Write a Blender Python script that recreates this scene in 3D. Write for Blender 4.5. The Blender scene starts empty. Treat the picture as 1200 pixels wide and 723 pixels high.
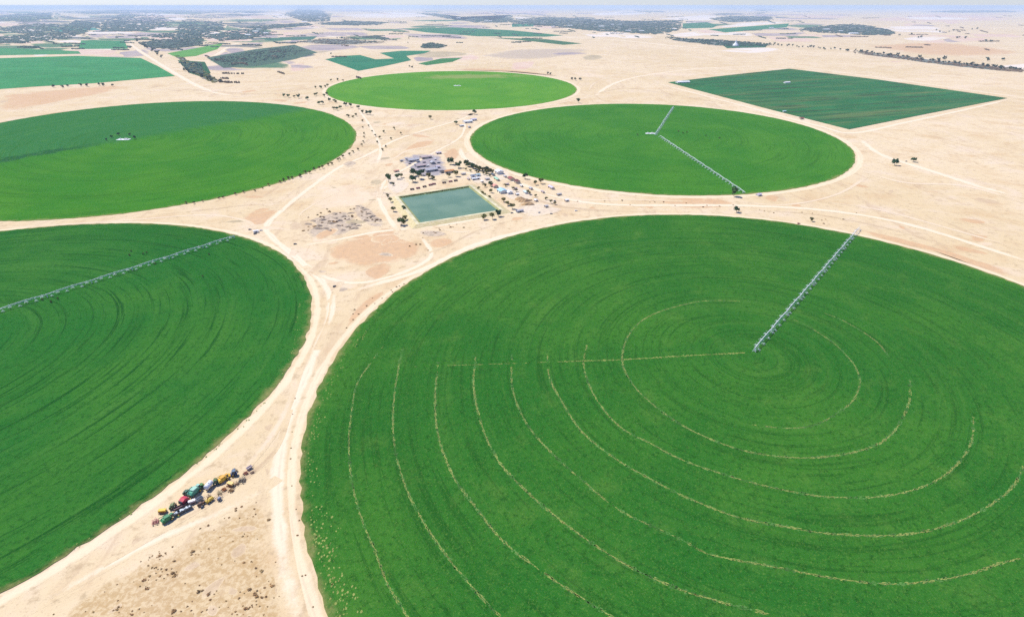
import bpy, bmesh, math, random
from mathutils import Vector, Matrix
RNG = random.Random(7)
PI = math.pi
sc = bpy.context.scene
COL = sc.collection

# ------------------------------------------------------------------ camera
CAM_H = 300.0
FOC, HOR = 720.0, 7.0                     # focal length in pixels of a 1200 px wide frame, horizon row
PITCH = math.atan((361.5 - HOR) / FOC)
cam = bpy.data.objects.new('camera', bpy.data.cameras.new('camera'))
COL.objects.link(cam)
cam.location = (0, 0, CAM_H)
cam.rotation_euler = (PI / 2 - PITCH, 0, 0)
cam.data.sensor_width = 36
cam.data.lens = 36 * FOC / 1200
cam.data.clip_start = 1
cam.data.clip_end = 200000
sc.camera = cam

def g(px, py, z=0.0):
    """survey point of the photograph -> place on the ground (metres)"""
    u = (px - 600) / FOC
    v = (py - 361.5) / FOC
    c, s = math.cos(PITCH), math.sin(PITCH)
    k = (CAM_H - z) / (v * c + s)
    return Vector((u * k, (c - v * s) * k, z))

def gl(pts):
    return [g(*p) for p in pts]

# ------------------------------------------------------------------ node helpers
def new_mat(name):
    m = bpy.data.materials.new(name)
    m.use_nodes = True
    nt = m.node_tree
    nt.nodes.clear()
    out = nt.nodes.new('ShaderNodeOutputMaterial')
    p = nt.nodes.new('ShaderNodeBsdfPrincipled')
    nt.links.new(p.outputs[0], out.inputs[0])
    return m, nt, p

class NT:
    """small helper round a node tree"""
    def __init__(s, nt): s.t = nt
    def n(s, typ, **kw):
        x = s.t.nodes.new(typ)
        for k, v in kw.items(): setattr(x, k, v)
        return x
    def link(s, a, b): s.t.links.new(a, b)
    def put(s, sock, v):
        if isinstance(v, bpy.types.NodeSocket): s.link(v, sock)
        elif v is not None: sock.default_value = v
    def math(s, op, a, b=None, c=None, clamp=False):
        x = s.n('ShaderNodeMath', operation=op, use_clamp=clamp)
        s.put(x.inputs[0], a)
        if b is not None: s.put(x.inputs[1], b)
        if c is not None: s.put(x.inputs[2], c)
        return x.outputs[0]
    def noise(s, vec, scale, detail=3, rough=0.55, dist=0.0):
        x = s.n('ShaderNodeTexNoise')
        if vec is not None: s.link(vec, x.inputs['Vector'])
        x.inputs['Scale'].default_value = scale
        x.inputs['Detail'].default_value = detail
        x.inputs['Roughness'].default_value = rough
        x.inputs['Distortion'].default_value = dist
        return x.outputs['Fac']
    def ramp(s, fac, lo, hi):
        x = s.n('ShaderNodeMapRange', interpolation_type='SMOOTHSTEP')
        s.link(fac, x.inputs[0])
        x.inputs[1].default_value = lo; x.inputs[2].default_value = hi
        return x.outputs[0]
    def mix(s, fac, a, b, mode='MIX'):
        x = s.n('ShaderNodeMix', data_type='RGBA', blend_type=mode)
        s.put(x.inputs[0], fac)
        for k, v in ((6, a), (7, b)):
            if isinstance(v, tuple): v = (*v, 1) if len(v) == 3 else v
            s.put(x.inputs[k], v)
        return x.outputs[2]
    def pos(s): return s.n('ShaderNodeNewGeometry').outputs['Position']
    def obj(s): return s.n('ShaderNodeTexCoord').outputs['Object']
    def comb(s, x, y, z):
        c = s.n('ShaderNodeCombineXYZ')
        for i, v in enumerate((x, y, z)): s.put(c.inputs[i], v)
        return c.outputs[0]
    def sep(s, v):
        c = s.n('ShaderNodeSeparateXYZ'); s.link(v, c.inputs[0]); return c.outputs
    def scale(s, v, sx, sy, sz=1.0):
        c = s.n('ShaderNodeVectorMath', operation='MULTIPLY')
        s.link(v, c.inputs[0]); c.inputs[1].default_value = (sx, sy, sz)
        return c.outputs[0]

def mono(name, col, rough=0.6, metal=0.0, var=0.25, scale=1.5, spec=0.4, dust=0.25):
    """painted or plain surface with uneven dirt"""
    m, nt, p = new_mat(name); T = NT(nt)
    o = T.obj()
    a = T.noise(o, scale, 4)
    dark = tuple(c * (1 - var) for c in col)
    lite = tuple(min(1, c * (1 + var * .6) + .01) for c in col)
    c = T.mix(T.ramp(a, .3, .7), dark, lite)
    if dust:
        d = T.ramp(T.noise(o, scale * 2.7, 5), .45, .85)
        c = T.mix(T.math('MULTIPLY', d, dust), c, (.50, .40, .27))
    T.link(c, p.inputs['Base Color'])
    p.inputs['Roughness'].default_value = rough
    p.inputs['Metallic'].default_value = metal
    p.inputs['Specular IOR Level'].default_value = spec
    return m

# sand colour shared by the ground and the tracks
SAND = bpy.data.node_groups.new('sand colour', 'ShaderNodeTree')
SAND.interface.new_socket('Color', in_out='OUTPUT', socket_type='NodeSocketColor')
SAND.interface.new_socket('Height', in_out='OUTPUT', socket_type='NodeSocketFloat')
def make_sand():
    T = NT(SAND); go = T.n('NodeGroupOutput')
    p = T.pos()
    big = T.noise(p, .0016, 5, .6, .6)
    mid = T.noise(p, .012, 5, .65, .4)
    small = T.noise(p, .09, 5, .7)
    fine = T.noise(p, .7, 3, .7)
    streak = T.noise(T.scale(p, .035, .006), 1.0, 5, .65, 1.2)
    c = T.mix(T.ramp(big, .35, .65), (.64, .50, .30), (.70, .562, .37))
    c = T.mix(T.math('MULTIPLY', T.ramp(mid, .50, .70), .65), c, (.57, .395, .215))
    c = T.mix(T.math('MULTIPLY', T.ramp(mid, .52, .30), .50), c, (.70, .575, .455))
    c = T.mix(T.math('MULTIPLY', T.ramp(streak, .52, .68), .42), c, (.47, .325, .205))
    c = T.mix(T.math('MULTIPLY', T.ramp(small, .52, .68), .7), c, (.44, .325, .19))
    c = T.mix(T.math('MULTIPLY', T.ramp(fine, .54, .72), .55), c, (.40, .29, .18))
    T.link(c, go.inputs['Color'])
    h = T.math('ADD', T.math('MULTIPLY', small, .8), T.math('MULTIPLY', fine, .25))
    T.link(h, go.inputs['Height'])
make_sand()

def sand_mat(name, mode=None, tint=(.72, .61, .49), amount=.9, tint2=None, patch_scale=.05):
    m, nt, p = new_mat(name); T = NT(nt)
    gr = T.n('ShaderNodeGroup'); gr.node_tree = SAND
    c = gr.outputs[0]
    if mode:
        at = T.n('ShaderNodeAttribute', attribute_name='edge')
        e = at.outputs['Fac']
        ps = T.pos()
        wob = T.noise(ps, patch_scale * .5, 6, .7, .6)
        wob2 = T.noise(ps, patch_scale * 9, 3, .6)
        k = T.math('ADD', e, T.math('MULTIPLY', T.math('SUBTRACT', wob, .5), 1.9 if mode == 'road' else 2.8))
        k = T.math('ADD', k, T.math('MULTIPLY', T.math('SUBTRACT', wob2, .5), .6))
        k = T.ramp(k, .15, .85)
        k = T.math('MULTIPLY', k, T.ramp(e, 0.0, .2))
        col = tint
        if tint2: col = T.mix(T.ramp(T.noise(ps, patch_scale * 3, 5, .7, .5), .42, .6), tint, tint2)
        c = T.mix(T.math('MULTIPLY', k, amount), c, col)
        if mode == 'road':                      # two paler wheel ruts with darker loose sand between
            v = T.n('ShaderNodeAttribute', attribute_name='across').outputs['Fac']
            w = T.math('SINE', T.math('MULTIPLY', v, 18.0))
            w = T.math('MULTIPLY', T.ramp(w, .0, .9), T.math('MULTIPLY', T.math('MULTIPLY', T.ramp(wob, .38, .6), .3), T.math('MULTIPLY', k, T.ramp(e, .3, 1.0))))
            c = T.mix(w, c, (.52, .40, .28))
    T.link(c, p.inputs['Base Color'])
    p.inputs['Roughness'].default_value = .95
    p.inputs['Specular IOR Level'].default_value = .1
    b = T.n('ShaderNodeBump'); b.inputs['Strength'].default_value = .5; b.inputs['Distance'].default_value = 1.2
    T.link(gr.outputs[1], b.inputs['Height']); T.link(b.outputs[0], p.inputs['Normal'])
    return m

def crop_mat(name, col, col2, pale, ratio=1.0, R=400, streak=.5, patch=.5, wedge=None, seed=0.0, bare=None, pale_amt=.5, dark=None, linear=None):
    """crop drilled in circles round the field's middle; local x, y of the field"""
    m, nt, p = new_mat(name); T = NT(nt)
    x, y, z = T.sep(T.obj())
    y2 = T.math('MULTIPLY', y, ratio)
    r = T.math('SQRT', T.math('ADD', T.math('MULTIPLY', x, x), T.math('MULTIPLY', y2, y2)))
    rs = T.math('MAXIMUM', r, 1.0)
    cx, cy = T.math('DIVIDE', x, rs), T.math('DIVIDE', y2, rs)
    flat = T.comb(x, y2, seed)
    if linear is None:
        swirl = T.comb(T.math('MULTIPLY', r, .045), T.math('MULTIPLY_ADD', x, .0035, seed), T.math('MULTIPLY', y2, .0035))
        swirl2 = T.comb(T.math('MULTIPLY', r, .26), T.math('MULTIPLY_ADD', x, .008, seed), T.math('MULTIPLY', y2, .008))
    else:                                   # drilled in straight rows
        u = T.math('ADD', T.math('MULTIPLY', x, math.cos(linear)), T.math('MULTIPLY', y, math.sin(linear)))
        v = T.math('SUBTRACT', T.math('MULTIPLY', y, math.cos(linear)), T.math('MULTIPLY', x, math.sin(linear)))
        swirl = T.comb(T.math('MULTIPLY', u, .0012), T.math('MULTIPLY', v, .009), seed)
        swirl2 = T.comb(T.math('MULTIPLY', u, .003), T.math('MULTIPLY', v, .035), seed + 3)
    arcs = T.noise(swirl, 1.0, 4, .62, .35)
    arcs2 = T.noise(swirl2, 1.0, 4, .62, .3)
    blot = T.noise(flat, .006, 5, .6, .5)
    blot2 = T.noise(flat, .03, 4, .65)
    grain = T.noise(flat, .32, 4, .7)
    grain2 = T.noise(flat, 1.1, 2, .6)
    c = T.mix(T.ramp(blot, .36, .64), col, col2)
    dk = dark or tuple(v * .62 for v in col)
    if wedge:
        w = T.math('MULTIPLY_ADD', x, wedge[0], T.math('MULTIPLY_ADD', y, wedge[1], wedge[2]))
        w = T.math('ADD', w, T.math('MULTIPLY', T.math('SUBTRACT', blot2, .5), 110))
        k = T.ramp(w, -45, 45)
        c = T.mix(k, c, wedge[3])
        line = T.math('MULTIPLY', T.ramp(w, -22, -2), T.ramp(w, 45, 10))
        line = T.math('MULTIPLY', line, T.ramp(x, wedge[5], wedge[5] - 120))
        c = T.mix(T.math('MULTIPLY', line, .95), c, wedge[4])
    c = T.mix(T.math('MULTIPLY', T.ramp(arcs, .50, .70), streak * .55), c, dk)
    c = T.mix(T.math('MULTIPLY', T.ramp(arcs, .50, .30), streak * pale_amt * .6), c, pale)
    c = T.mix(T.math('MULTIPLY', T.ramp(arcs2, .52, .66), min(1, streak * 1.5)), c, dk)
    c = T.mix(T.math('MULTIPLY', T.ramp(arcs2, .42, .25), streak * .6 * pale_amt), c, pale)
    c = T.mix(T.math('MULTIPLY', T.ramp(blot2, .52, .74), patch * .55), c, pale)
    c = T.mix(T.math('MULTIPLY', T.ramp(grain, .46, .72), .8), c, tuple(v * .55 for v in col))
    c = T.mix(T.math('MULTIPLY', T.ramp(grain2, .52, .76), .5), c, pale)
    eg = T.math('ADD', r, T.math('MULTIPLY', T.math('SUBTRACT', T.noise(flat, .06, 5, .75), .5), 26))
    if linear is None: c = T.mix(T.math('MULTIPLY', T.ramp(eg, R - 7, R + 5), .75), c, (.30, .25, .10))
    if bare:
        bx, by, br, bc = bare
        dx = T.math('DIVIDE', T.math('SUBTRACT', x, bx), br[0]); dy = T.math('DIVIDE', T.math('SUBTRACT', y, by), br[1])
        d = T.math('SQRT', T.math('ADD', T.math('MULTIPLY', dx, dx), T.math('MULTIPLY', dy, dy)))
        d = T.math('ADD', d, T.math('MULTIPLY', T.math('SUBTRACT', T.noise(flat, .02, 5, .7), .5), 1.8))
        c = T.mix(T.math('MULTIPLY', T.ramp(d, 1.05, .5), .5), c, bc)
    T.link(c, p.inputs['Base Color'])
    p.inputs['Roughness'].default_value = .9
    p.inputs['Specular IOR Level'].default_value = 0.0
    b = T.n('ShaderNodeBump'); b.inputs['Strength'].default_value = .6; b.inputs['Distance'].default_value = .8
    T.link(T.math('ADD', grain, T.math('MULTIPLY', arcs2, .5)), b.inputs['Height']); T.link(b.outputs[0], p.inputs['Normal'])
    return m

def leaf_mat(name, col, var=.5):
    m, nt, p = new_mat(name); T = NT(nt)
    oi = T.n('ShaderNodeObjectInfo').outputs['Random']
    a = T.noise(T.obj(), .8, 3)
    c = T.mix(T.ramp(a, .3, .7), tuple(v * (1 - var * .6) for v in col), tuple(v * (1 + var * .5) for v in col))
    c = T.mix(T.math('MULTIPLY', oi, .5), c, (col[0] * 1.5, col[1] * 1.05, col[2] * .9))
    T.link(c, p.inputs['Base Color']); p.inputs['Roughness'].default_value = .75
    p.inputs['Specular IOR Level'].default_value = .15
    return m

# ------------------------------------------------------------------ mesh helpers
def tag(o, label=None, cat=None, group=None, kind=None):
    if label: o['label'] = label
    if cat: o['category'] = cat
    if group: o['group'] = group
    if kind: o['kind'] = kind
    return o

def empty(name, loc, yaw=0.0, scale=1.0):
    o = bpy.data.objects.new(name, None); COL.objects.link(o)
    o.empty_display_size = .5
    o.location = loc; o.rotation_euler = (0, 0, yaw); o.scale = (scale,) * 3
    return o

def raw(name, verts, faces, mat, parent=None, attrs=None, smooth=False):
    me = bpy.data.meshes.new(name)
    me.from_pydata(verts, [], faces)
    for k, vals in (attrs or {}).items():
        a = me.attributes.new(k, 'FLOAT', 'POINT'); a.data.foreach_set('value', vals)
    if smooth: me.polygons.foreach_set('use_smooth', [True] * len(me.polygons))
    me.materials.append(mat)
    o = bpy.data.objects.new(name, me); COL.objects.link(o)
    if parent: o.parent = parent
    return o

class MB:
    def __init__(s): s.v = []; s.f = []
    def add(s, vs, fs):
        n = len(s.v); s.v += [tuple(v) for v in vs]; s.f += [tuple(i + n for i in f) for f in fs]; return s
    def box(s, c, d, top=(1, 1), yaw=0.0, shift=0.0, bev=0.08):
        """box with chamfered vertical edges; 'top' narrows the upper face"""
        hx, hy, hz = d[0] / 2, d[1] / 2, d[2] / 2
        b = min(bev, hx * .45, hy * .45)
        ring = [(-hx + b, -hy), (hx - b, -hy), (hx, -hy + b), (hx, hy - b), (hx - b, hy), (-hx + b, hy), (-hx, hy - b), (-hx, -hy + b)]
        vs = []
        cs, sn = math.cos(yaw), math.sin(yaw)
        k = min(b * .8, hz * .5)
        rows = [(-hz, 1, 1, 0), (hz - k, top[0], top[1], shift), (hz, top[0] * (1 - b / hx * .7), top[1] * (1 - b / hy * .7), shift)]
        for z, tx, ty, sh in rows:
            for x, y in ring:
                x, y = x * tx + sh, y * ty
                vs.append((c[0] + x * cs - y * sn, c[1] + x * sn + y * cs, c[2] + z))
        fs = [tuple(range(7, -1, -1)), tuple(range(16, 24))]
        for r in (0, 8):
            for i in range(8):
                j = (i + 1) % 8; fs.append((r + i, r + j, r + 8 + j, r + 8 + i))
        return s.add(vs, fs)
    def tube(s, p0, p1, r, r1=None, n=8, caps=True):
        p0, p1 = Vector(p0), Vector(p1); r1 = r if r1 is None else r1
        d = (p1 - p0).normalized()
        a = d.orthogonal().normalized(); b = d.cross(a)
        vs = []
        for p, q in ((p0, r), (p1, r1)):
            for i in range(n):
                t = 2 * PI * i / n; vs.append(p + (a * math.cos(t) + b * math.sin(t)) * q)
        fs = [(i, (i + 1) % n, n + (i + 1) % n, n + i) for i in range(n)]
        if caps: fs += [tuple(range(n - 1, -1, -1)), tuple(range(n, 2 * n))]
        return s.add(vs, fs)
    def lathe(s, prof, axis='x', c=(0, 0, 0), n=16):
        """prof: list of (distance along axis, radius)"""
        vs = []
        for t, r in prof:
            for i in range(n):
                a = 2 * PI * i / n; u, w = r * math.cos(a), r * math.sin(a)
                q = {'x': (t, u, w), 'y': (u, t, w), 'z': (u, w, t)}[axis]
                vs.append((c[0] + q[0], c[1] + q[1], c[2] + q[2]))
        m = len(prof); fs = []
        for k in range(m - 1):
            for i in range(n):
                j = (i + 1) % n; fs.append((k * n + i, k * n + j, (k + 1) * n + j, (k + 1) * n + i))
        fs += [tuple(range(n - 1, -1, -1)), tuple(range((m - 1) * n, m * n))]
        return s.add(vs, fs)
    def prism(s, prof, y0, y1):
        """prof in x,z extruded along y"""
        n = len(prof)
        vs = [(x, y0, z) for x, z in prof] + [(x, y1, z) for x, z in prof]
        fs = [tuple(range(n)), tuple(range(2 * n - 1, n - 1, -1))] + [(i, n + i, n + (i + 1) % n, (i + 1) % n) for i in range(n)]
        return s.add(vs, fs)
    def blob(s, c, rx, ry, rz, rng, jit=.25, sub=1):
        t = (1 + 5 ** .5) / 2
        vs = [Vector(v).normalized() for v in ((-1, t, 0), (1, t, 0), (-1, -t, 0), (1, -t, 0), (0, -1, t), (0, 1, t), (0, -1, -t), (0, 1, -t), (t, 0, -1), (t, 0, 1), (-t, 0, -1), (-t, 0, 1))]
        fs = [(0, 11, 5), (0, 5, 1), (0, 1, 7), (0, 7, 10), (0, 10, 11), (1, 5, 9), (5, 11, 4), (11, 10, 2), (10, 7, 6), (7, 1, 8), (3, 9, 4), (3, 4, 2), (3, 2, 6), (3, 6, 8), (3, 8, 9), (4, 9, 5), (2, 4, 11), (6, 2, 10), (8, 6, 7), (9, 8, 1)]
        vv = []
        for v in vs:
            k = 1 + rng.uniform(-jit, jit); vv.append((c[0] + v.x * rx * k, c[1] + v.y * ry * k, c[2] + v.z * rz * k))
        return s.add(vv, fs)
    def leaf(s, c, size, rng):
        a = Vector((rng.gauss(0, 1), rng.gauss(0, 1), rng.gauss(0, .7))).normalized(); b = a.orthogonal().normalized()
        b = (Matrix.Rotation(rng.uniform(0, 6.28), 3, a) @ b); d = a.cross(b)
        c = Vector(c); l = size * rng.uniform(.7, 1.3); w = size * rng.uniform(.4, .7)
        return s.add([c - b * l, c - d * w + b * .2 * l, c + b * l, c + d * w - b * .1 * l], [(0, 1, 2, 3)])
    def build(s, name, mat, parent=None, smooth=False):
        return raw(name, s.v, s.f, mat, parent, smooth=smooth)

def smooth_line(pts, step):
    """Catmull-Rom through ground points, resampled every 'step' metres"""
    P = [Vector(p) for p in pts]
    P = [P[0] * 2 - P[1]] + P + [P[-1] * 2 - P[-2]]
    out = []
    for i in range(1, len(P) - 2):
        a, b, c, d = P[i - 1:i + 3]
        n = max(2, int((c - b).length / step))
        for k in range(n):
            t = k / n
            out.append(.5 * ((2 * b) + (c - a) * t + (2 * a - 5 * b + 4 * c - d) * t * t + (3 * b - a - 3 * c + d) * t ** 3))
    out.append(P[-2])
    return out

def ribbon(name, line, width, mat, z, closed=False, taper=False):
    z = .012 + z * .14
    n = len(line); vs = []; fs = []; e = []; ac = []
    prof = (-.5, -.3, -.1, .1, .3, .5); ev = (0, .55, 1, 1, .55, 0)
    for i, p in enumerate(line):
        a = line[(i - 1) % n] if closed or i else p
        b = line[(i + 1) % n] if closed or i < n - 1 else p
        d = (b - a); d.z = 0
        if d.length < 1e-6: d = Vector((1, 0, 0))
        d.normalize(); q = Vector((-d.y, d.x, 0))
        w = width(i / n) if callable(width) else width
        f = min(1, min(i, n - 1 - i) / 14) if not closed else 1
        for k, s_ in enumerate(prof):
            v = p + q * (w * s_); vs.append((v.x, v.y, z)); e.append(ev[k] * f); ac.append(s_ + .5)
    m = len(prof)
    for i in range(n if closed else n - 1):
        j = (i + 1) % n
        for k in range(m - 1): fs.append((i * m + k + 1, i * m + k, j * m + k, j * m + k + 1))
    return raw(name, vs, fs, mat, attrs={'edge': e, 'across': ac})

def c_far(pts): return min(p.length for p in pts)
def patch(name, pts, mat, z, feather=.55):
    """irregular soil patch that fades out at its rim"""
    z = .008 + z * (.10 if c_far(pts) < 5000 else .6)
    c = sum((Vector(p) for p in pts), Vector()) / len(pts)
    ring = smooth_line(list(pts) + [pts[0]], max(2.0, (Vector(pts[0]) - Vector(pts[1])).length / 6))
    rows = (1.0, .9, .7, .3)
    ev = (0, .5, .9, 1)
    n = len(ring); vs = []; e = []; fs = []
    for k, q in zip(rows, ev):
        for p in ring:
            v = c + (p - c) * k; vs.append((v.x, v.y, z)); e.append(q)
    for r in range(len(rows) - 1):
        for i in range(n):
            j = (i + 1) % n; fs.append((r * n + i, r * n + j, (r + 1) * n + j, (r + 1) * n + i))
    vs.append((c.x, c.y, z)); e.append(1.0)
    for i in range(n): fs.append(((len(rows) - 1) * n + i, (len(rows) - 1) * n + (i + 1) % n, len(vs) - 1))
    o = raw(name, vs, fs, mat, attrs={'edge': e, 'across': e})
    # faces up
    if o.data.polygons[0].normal.z < 0: o.data.flip_normals()
    return o

def slab(name, pts, h, mat, base=0.0, origin=None):
    o0 = Vector(origin) if origin else sum((Vector(p) for p in pts), Vector()) / len(pts)
    o0.z = 0
    area = sum(pts[i].x * pts[(i + 1) % len(pts)].y - pts[(i + 1) % len(pts)].x * pts[i].y for i in range(len(pts)))
    if area < 0: pts = pts[::-1]
    n = len(pts)
    vs = [(p.x - o0.x, p.y - o0.y, h) for p in pts] + [(p.x - o0.x, p.y - o0.y, base) for p in pts]
    fs = [tuple(range(n))] + [(i, n + i, n + (i + 1) % n, (i + 1) % n) for i in range(n)]
    o = raw(name, vs, fs, mat); o.location = o0
    return o

# ------------------------------------------------------------------ materials
M = {}
M['sand'] = sand_mat('desert sand')
M['road'] = sand_mat('dirt track', 'road', (.79, .67, .50), .78)
M['edge_track'] = sand_mat('field edge track', 'road', (.78, .66, .46), .65)
M['orange_soil'] = sand_mat('orange soil', 'patch', (.60, .37, .20), .75, (.52, .33, .19))
M['grey_soil'] = sand_mat('grey brown soil', 'patch', (.37, .30, .23), .85, (.56, .45, .34))
M['scuff'] = sand_mat('scuffed brown sand', 'patch', (.46, .33, .21), .6, (.56, .42, .28), .08)
M['pale_soil'] = sand_mat('pale soil', 'patch', (.72, .58, .44), .45)
M['yellow_soil'] = sand_mat('dry yellow soil', 'patch', (.44, .29, .13), .75, (.60, .46, .27), .10)
M['woodfloor'] = sand_mat('woodland floor', 'patch', (.045, .095, .095), .85, (.11, .14, .14), .004)  # dark ground under far woods, haze blue painted into its tint
M['pale_yard'] = sand_mat('trodden pale yard', 'patch', (.72, .62, .50), .6, (.58, .50, .42), .06)
M['yard'] = sand_mat('grey yard', 'patch', (.30, .28, .30), .95, (.36, .32, .33), .08)
M['pink_soil'] = sand_mat('pink far soil', 'patch', (.60, .40, .33), .7, (.66, .5, .42), .002)
M['white_soil'] = sand_mat('white far soil', 'patch', (.72, .64, .57), .8, None, .002)
M['violet_soil'] = sand_mat('grey violet far land', 'patch', (.27, .23, .26), .85, (.42, .34, .32), .002)
M['leaf'] = leaf_mat('tree leaves', (.065, .14, .042))
M['leaf_olive'] = leaf_mat('olive leaves', (.14, .15, .045))
M['leaf_dark'] = leaf_mat('dark leaves', (.035, .10, .042))
M['leaf_far'] = leaf_mat('far leaves', (.045, .095, .072))  # leaf green with the blue of distant haze mixed into the colour
M['scrub_far'] = leaf_mat('far brown scrub', (.15, .125, .085), .4)
M['scrub'] = leaf_mat('dry scrub', (.34, .24, .11), .4)
M['scrub_dark'] = leaf_mat('brown scrub', (.25, .165, .08), .4)
M['bark'] = mono('bark', (.16, .11, .07), .9, dust=0)
M['steel'] = mono('galvanised steel', (.76, .78, .78), .45, .35, .12, dust=.05)
M['tyre'] = mono('tyre rubber', (.022, .022, .022), .85, dust=.15)
M['glass'] = mono('cab glass', (.03, .045, .05), .12, dust=0, spec=.6)
M['rim_yellow'] = mono('yellow rim', (.75, .50, .04), .5)
M['rim_white'] = mono('pale rim', (.7, .7, .66), .5)
M['dark_metal'] = mono('dark metal', (.05, .05, .055), .5)
M['rust'] = mono('rusty steel', (.26, .10, .045), .8)
M['concrete'] = mono('concrete', (.62, .60, .55), .85, scale=.5)
M['liner'] = mono('pale liner', (.60, .54, .34), .8, scale=.08)
M['berm'] = sand_mat('earth bank', 'patch', (.50, .44, .20), .8, (.66, .55, .34), .1)
M['spot'] = mono('thin straw crop', (.25, .29, .06), .9, scale=.15, dust=0)
M['spot_pale'] = mono('pale straw', (.24, .28, .06), .9, scale=.15, dust=0)
PAINT = {}
def paint(name, col, **k):
    if name not in PAINT: PAINT[name] = mono(name + ' paint', col, k.pop('rough', .45), **k)
    return PAINT[name]
GREEN = (.02, .21, .07); TEAL = (.06, .33, .21); RED = (.55, .03, .06); YELLOW = (.80, .50, .04); NAVY = (.03, .055, .13)
WHITE = (.80, .80, .78); SLATE = (.07, .085, .10); ORANGE = (.65, .22, .04); PINK = (.62, .22, .20); OLIVE = (.10, .16, .04)

# ------------------------------------------------------------------ ground
def ground():
    radii = [0, 60, 120, 200, 300, 420, 560, 720, 900, 1150, 1450, 1900, 2600, 3600, 5200, 7800, 12000, 19000, 30000, 48000, 80000]
    n = 72; vs = [(0, 0, 0)]; fs = []
    for r in radii[1:]:
        for i in range(n): vs.append((r * math.cos(2 * PI * i / n), r * math.sin(2 * PI * i / n), 0))
    for i in range(n): fs.append((0, 1 + i, 1 + (i + 1) % n))
    for k in range(len(radii) - 2):
        for i in range(n):
            j = (i + 1) % n; fs.append((1 + k * n + i, 1 + (k + 1) * n + i, 1 + (k + 1) * n + j, 1 + k * n + j))
    tag(raw('ground', vs, fs, M['sand']), kind='structure')
ground()

# ------------------------------------------------------------------ the five crop circles
CROP_H = .35
FIELD = {   # middle x, y, half axes, turn
    'near': (229.768, 503.679, 394.289, 449.129, -.28883),
    'left': (-594.293, 498.765, 388.315, 406.386, .08443),
    'mid': (359.58, 1622.856, 461.571, 566.351, -.15217),
    'west': (-921.818, 1584.104, 506.362, 695.452, .41573),
    'far': (-245.016, 2696.712, 504.089, 657.011, .10589)}

def circle_field(key, mat, label, seed):
    cx, cy, a, b, ph = FIELD[key]; rr = random.Random(seed)
    n = 360; vs = []; fs = []
    wob = [rr.uniform(-1.3, 1.3) for _ in range(n)]
    pts = []
    for i in range(n):
        t = 2 * PI * i / n
        k = 1 + wob[i] / a + .0012 * math.sin(9 * t + seed) + .0008 * math.sin(23 * t)
        pts.append((a * k * math.cos(t), b * k * math.sin(t)))
    vs = [(x, y, CROP_H) for x, y in pts] + [(x, y, 0) for x, y in pts]
    fs = [tuple(range(n))] + [(i, n + i, n + (i + 1) % n, (i + 1) % n) for i in range(n)]
    o = raw('crop_field', vs, fs, mat)
    o.location = (cx, cy, 0); o.rotation_euler = (0, 0, ph)
    tag(o, label, 'crop field', 'circular irrigated crop fields', 'stuff')
    # pale track hugging the rim
    ring = []
    for i in range(240):
        t = 2 * PI * i / 240
        w = 6.0 if key in ('near', 'left') else 9.0
        x, y = (a + w) * math.cos(t), (b + w) * math.sin(t)
        ring.append(Vector((cx + x * math.cos(ph) - y * math.sin(ph), cy + x * math.sin(ph) + y * math.cos(ph), 0)))
    tag(ribbon('dirt_track', ring, 10 if key in ('near', 'left') else 18, M['edge_track'], .06, closed=True), kind='structure')
    return o

def to_field(o, v):
    return (Matrix.Rotation(-o.rotation_euler.z, 3, 'Z') @ (Vector(v) - o.location))

G_A = (.020, .126, .015); G_A2 = (.040, .158, .018); PALE = (.14, .25, .045)
ratio = lambda k: FIELD[k][2] / FIELD[k][3]
f_near = circle_field('near', crop_mat('crop near', G_A, G_A2, PALE, ratio('near'), R=FIELD['near'][2], streak=.42, patch=.4, seed=1.3),
    'large dark green crop circle crossed by pale broken wheel tracks and a spraying arm, filling the lower right', 1)
f_left = circle_field('left', crop_mat('crop left', (.017, .126, .017), (.038, .155, .019), (.08, .20, .034), ratio('left'), R=FIELD['left'][2], streak=.68, patch=.25, seed=4.1),
    'plain dark green crop circle beside the parked machines, a slanting sprinkler arm near its top', 2)
f_mid = circle_field('mid', crop_mat('crop mid', (.036, .172, .016), (.060, .205, .019), (.085, .25, .035), ratio('mid'), R=FIELD['mid'][2], streak=.35, patch=.3, seed=7.7),
    'bright green crop circle with two sprinkler arms meeting at a white pad right of the pond', 3)
wdir = []
_p0, _p1 = g(0, 189), g(300, 139)
def wedge_for(key):
    cx, cy, a, b, ph = FIELD[key]
    R = Matrix.Rotation(-ph, 3, 'Z'); q0, q1 = R @ (_p0 - Vector((cx, cy, 0))), R @ (_p1 - Vector((cx, cy, 0)))
    d = (q1 - q0).normalized(); nrm = Vector((-d.y, d.x, 0))
    return nrm.x, nrm.y, -nrm.dot(q0)
w = wedge_for('west')
f_west = circle_field('west', crop_mat('crop west', (.036, .18, .014), (.060, .21, .016), (.10, .26, .022), ratio('west'), R=FIELD['west'][2], streak=.4, patch=.4, seed=2.9,
    wedge=(*w, (.030, .155, .040), (.012, .08, .03), -60)),
    'two-tone green crop circle at upper left, bluish half behind and yellowish half in front', 4)
bp = Matrix.Rotation(-FIELD['far'][4], 3, 'Z') @ (g(552, 90) - Vector((*FIELD['far'][:2], 0)))
f_far = circle_field('far', crop_mat('crop far', (.075, .255, .020), (.11, .29, .024), (.14, .33, .05), ratio('far'), R=FIELD['far'][2], streak=.3, patch=.35, seed=6.2,
    bare=(bp.x, bp.y, (260, 110), (.34, .31, .13))),
    'farthest and smallest bright green crop circle, its back rim bare and sandy', 5)

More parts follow.
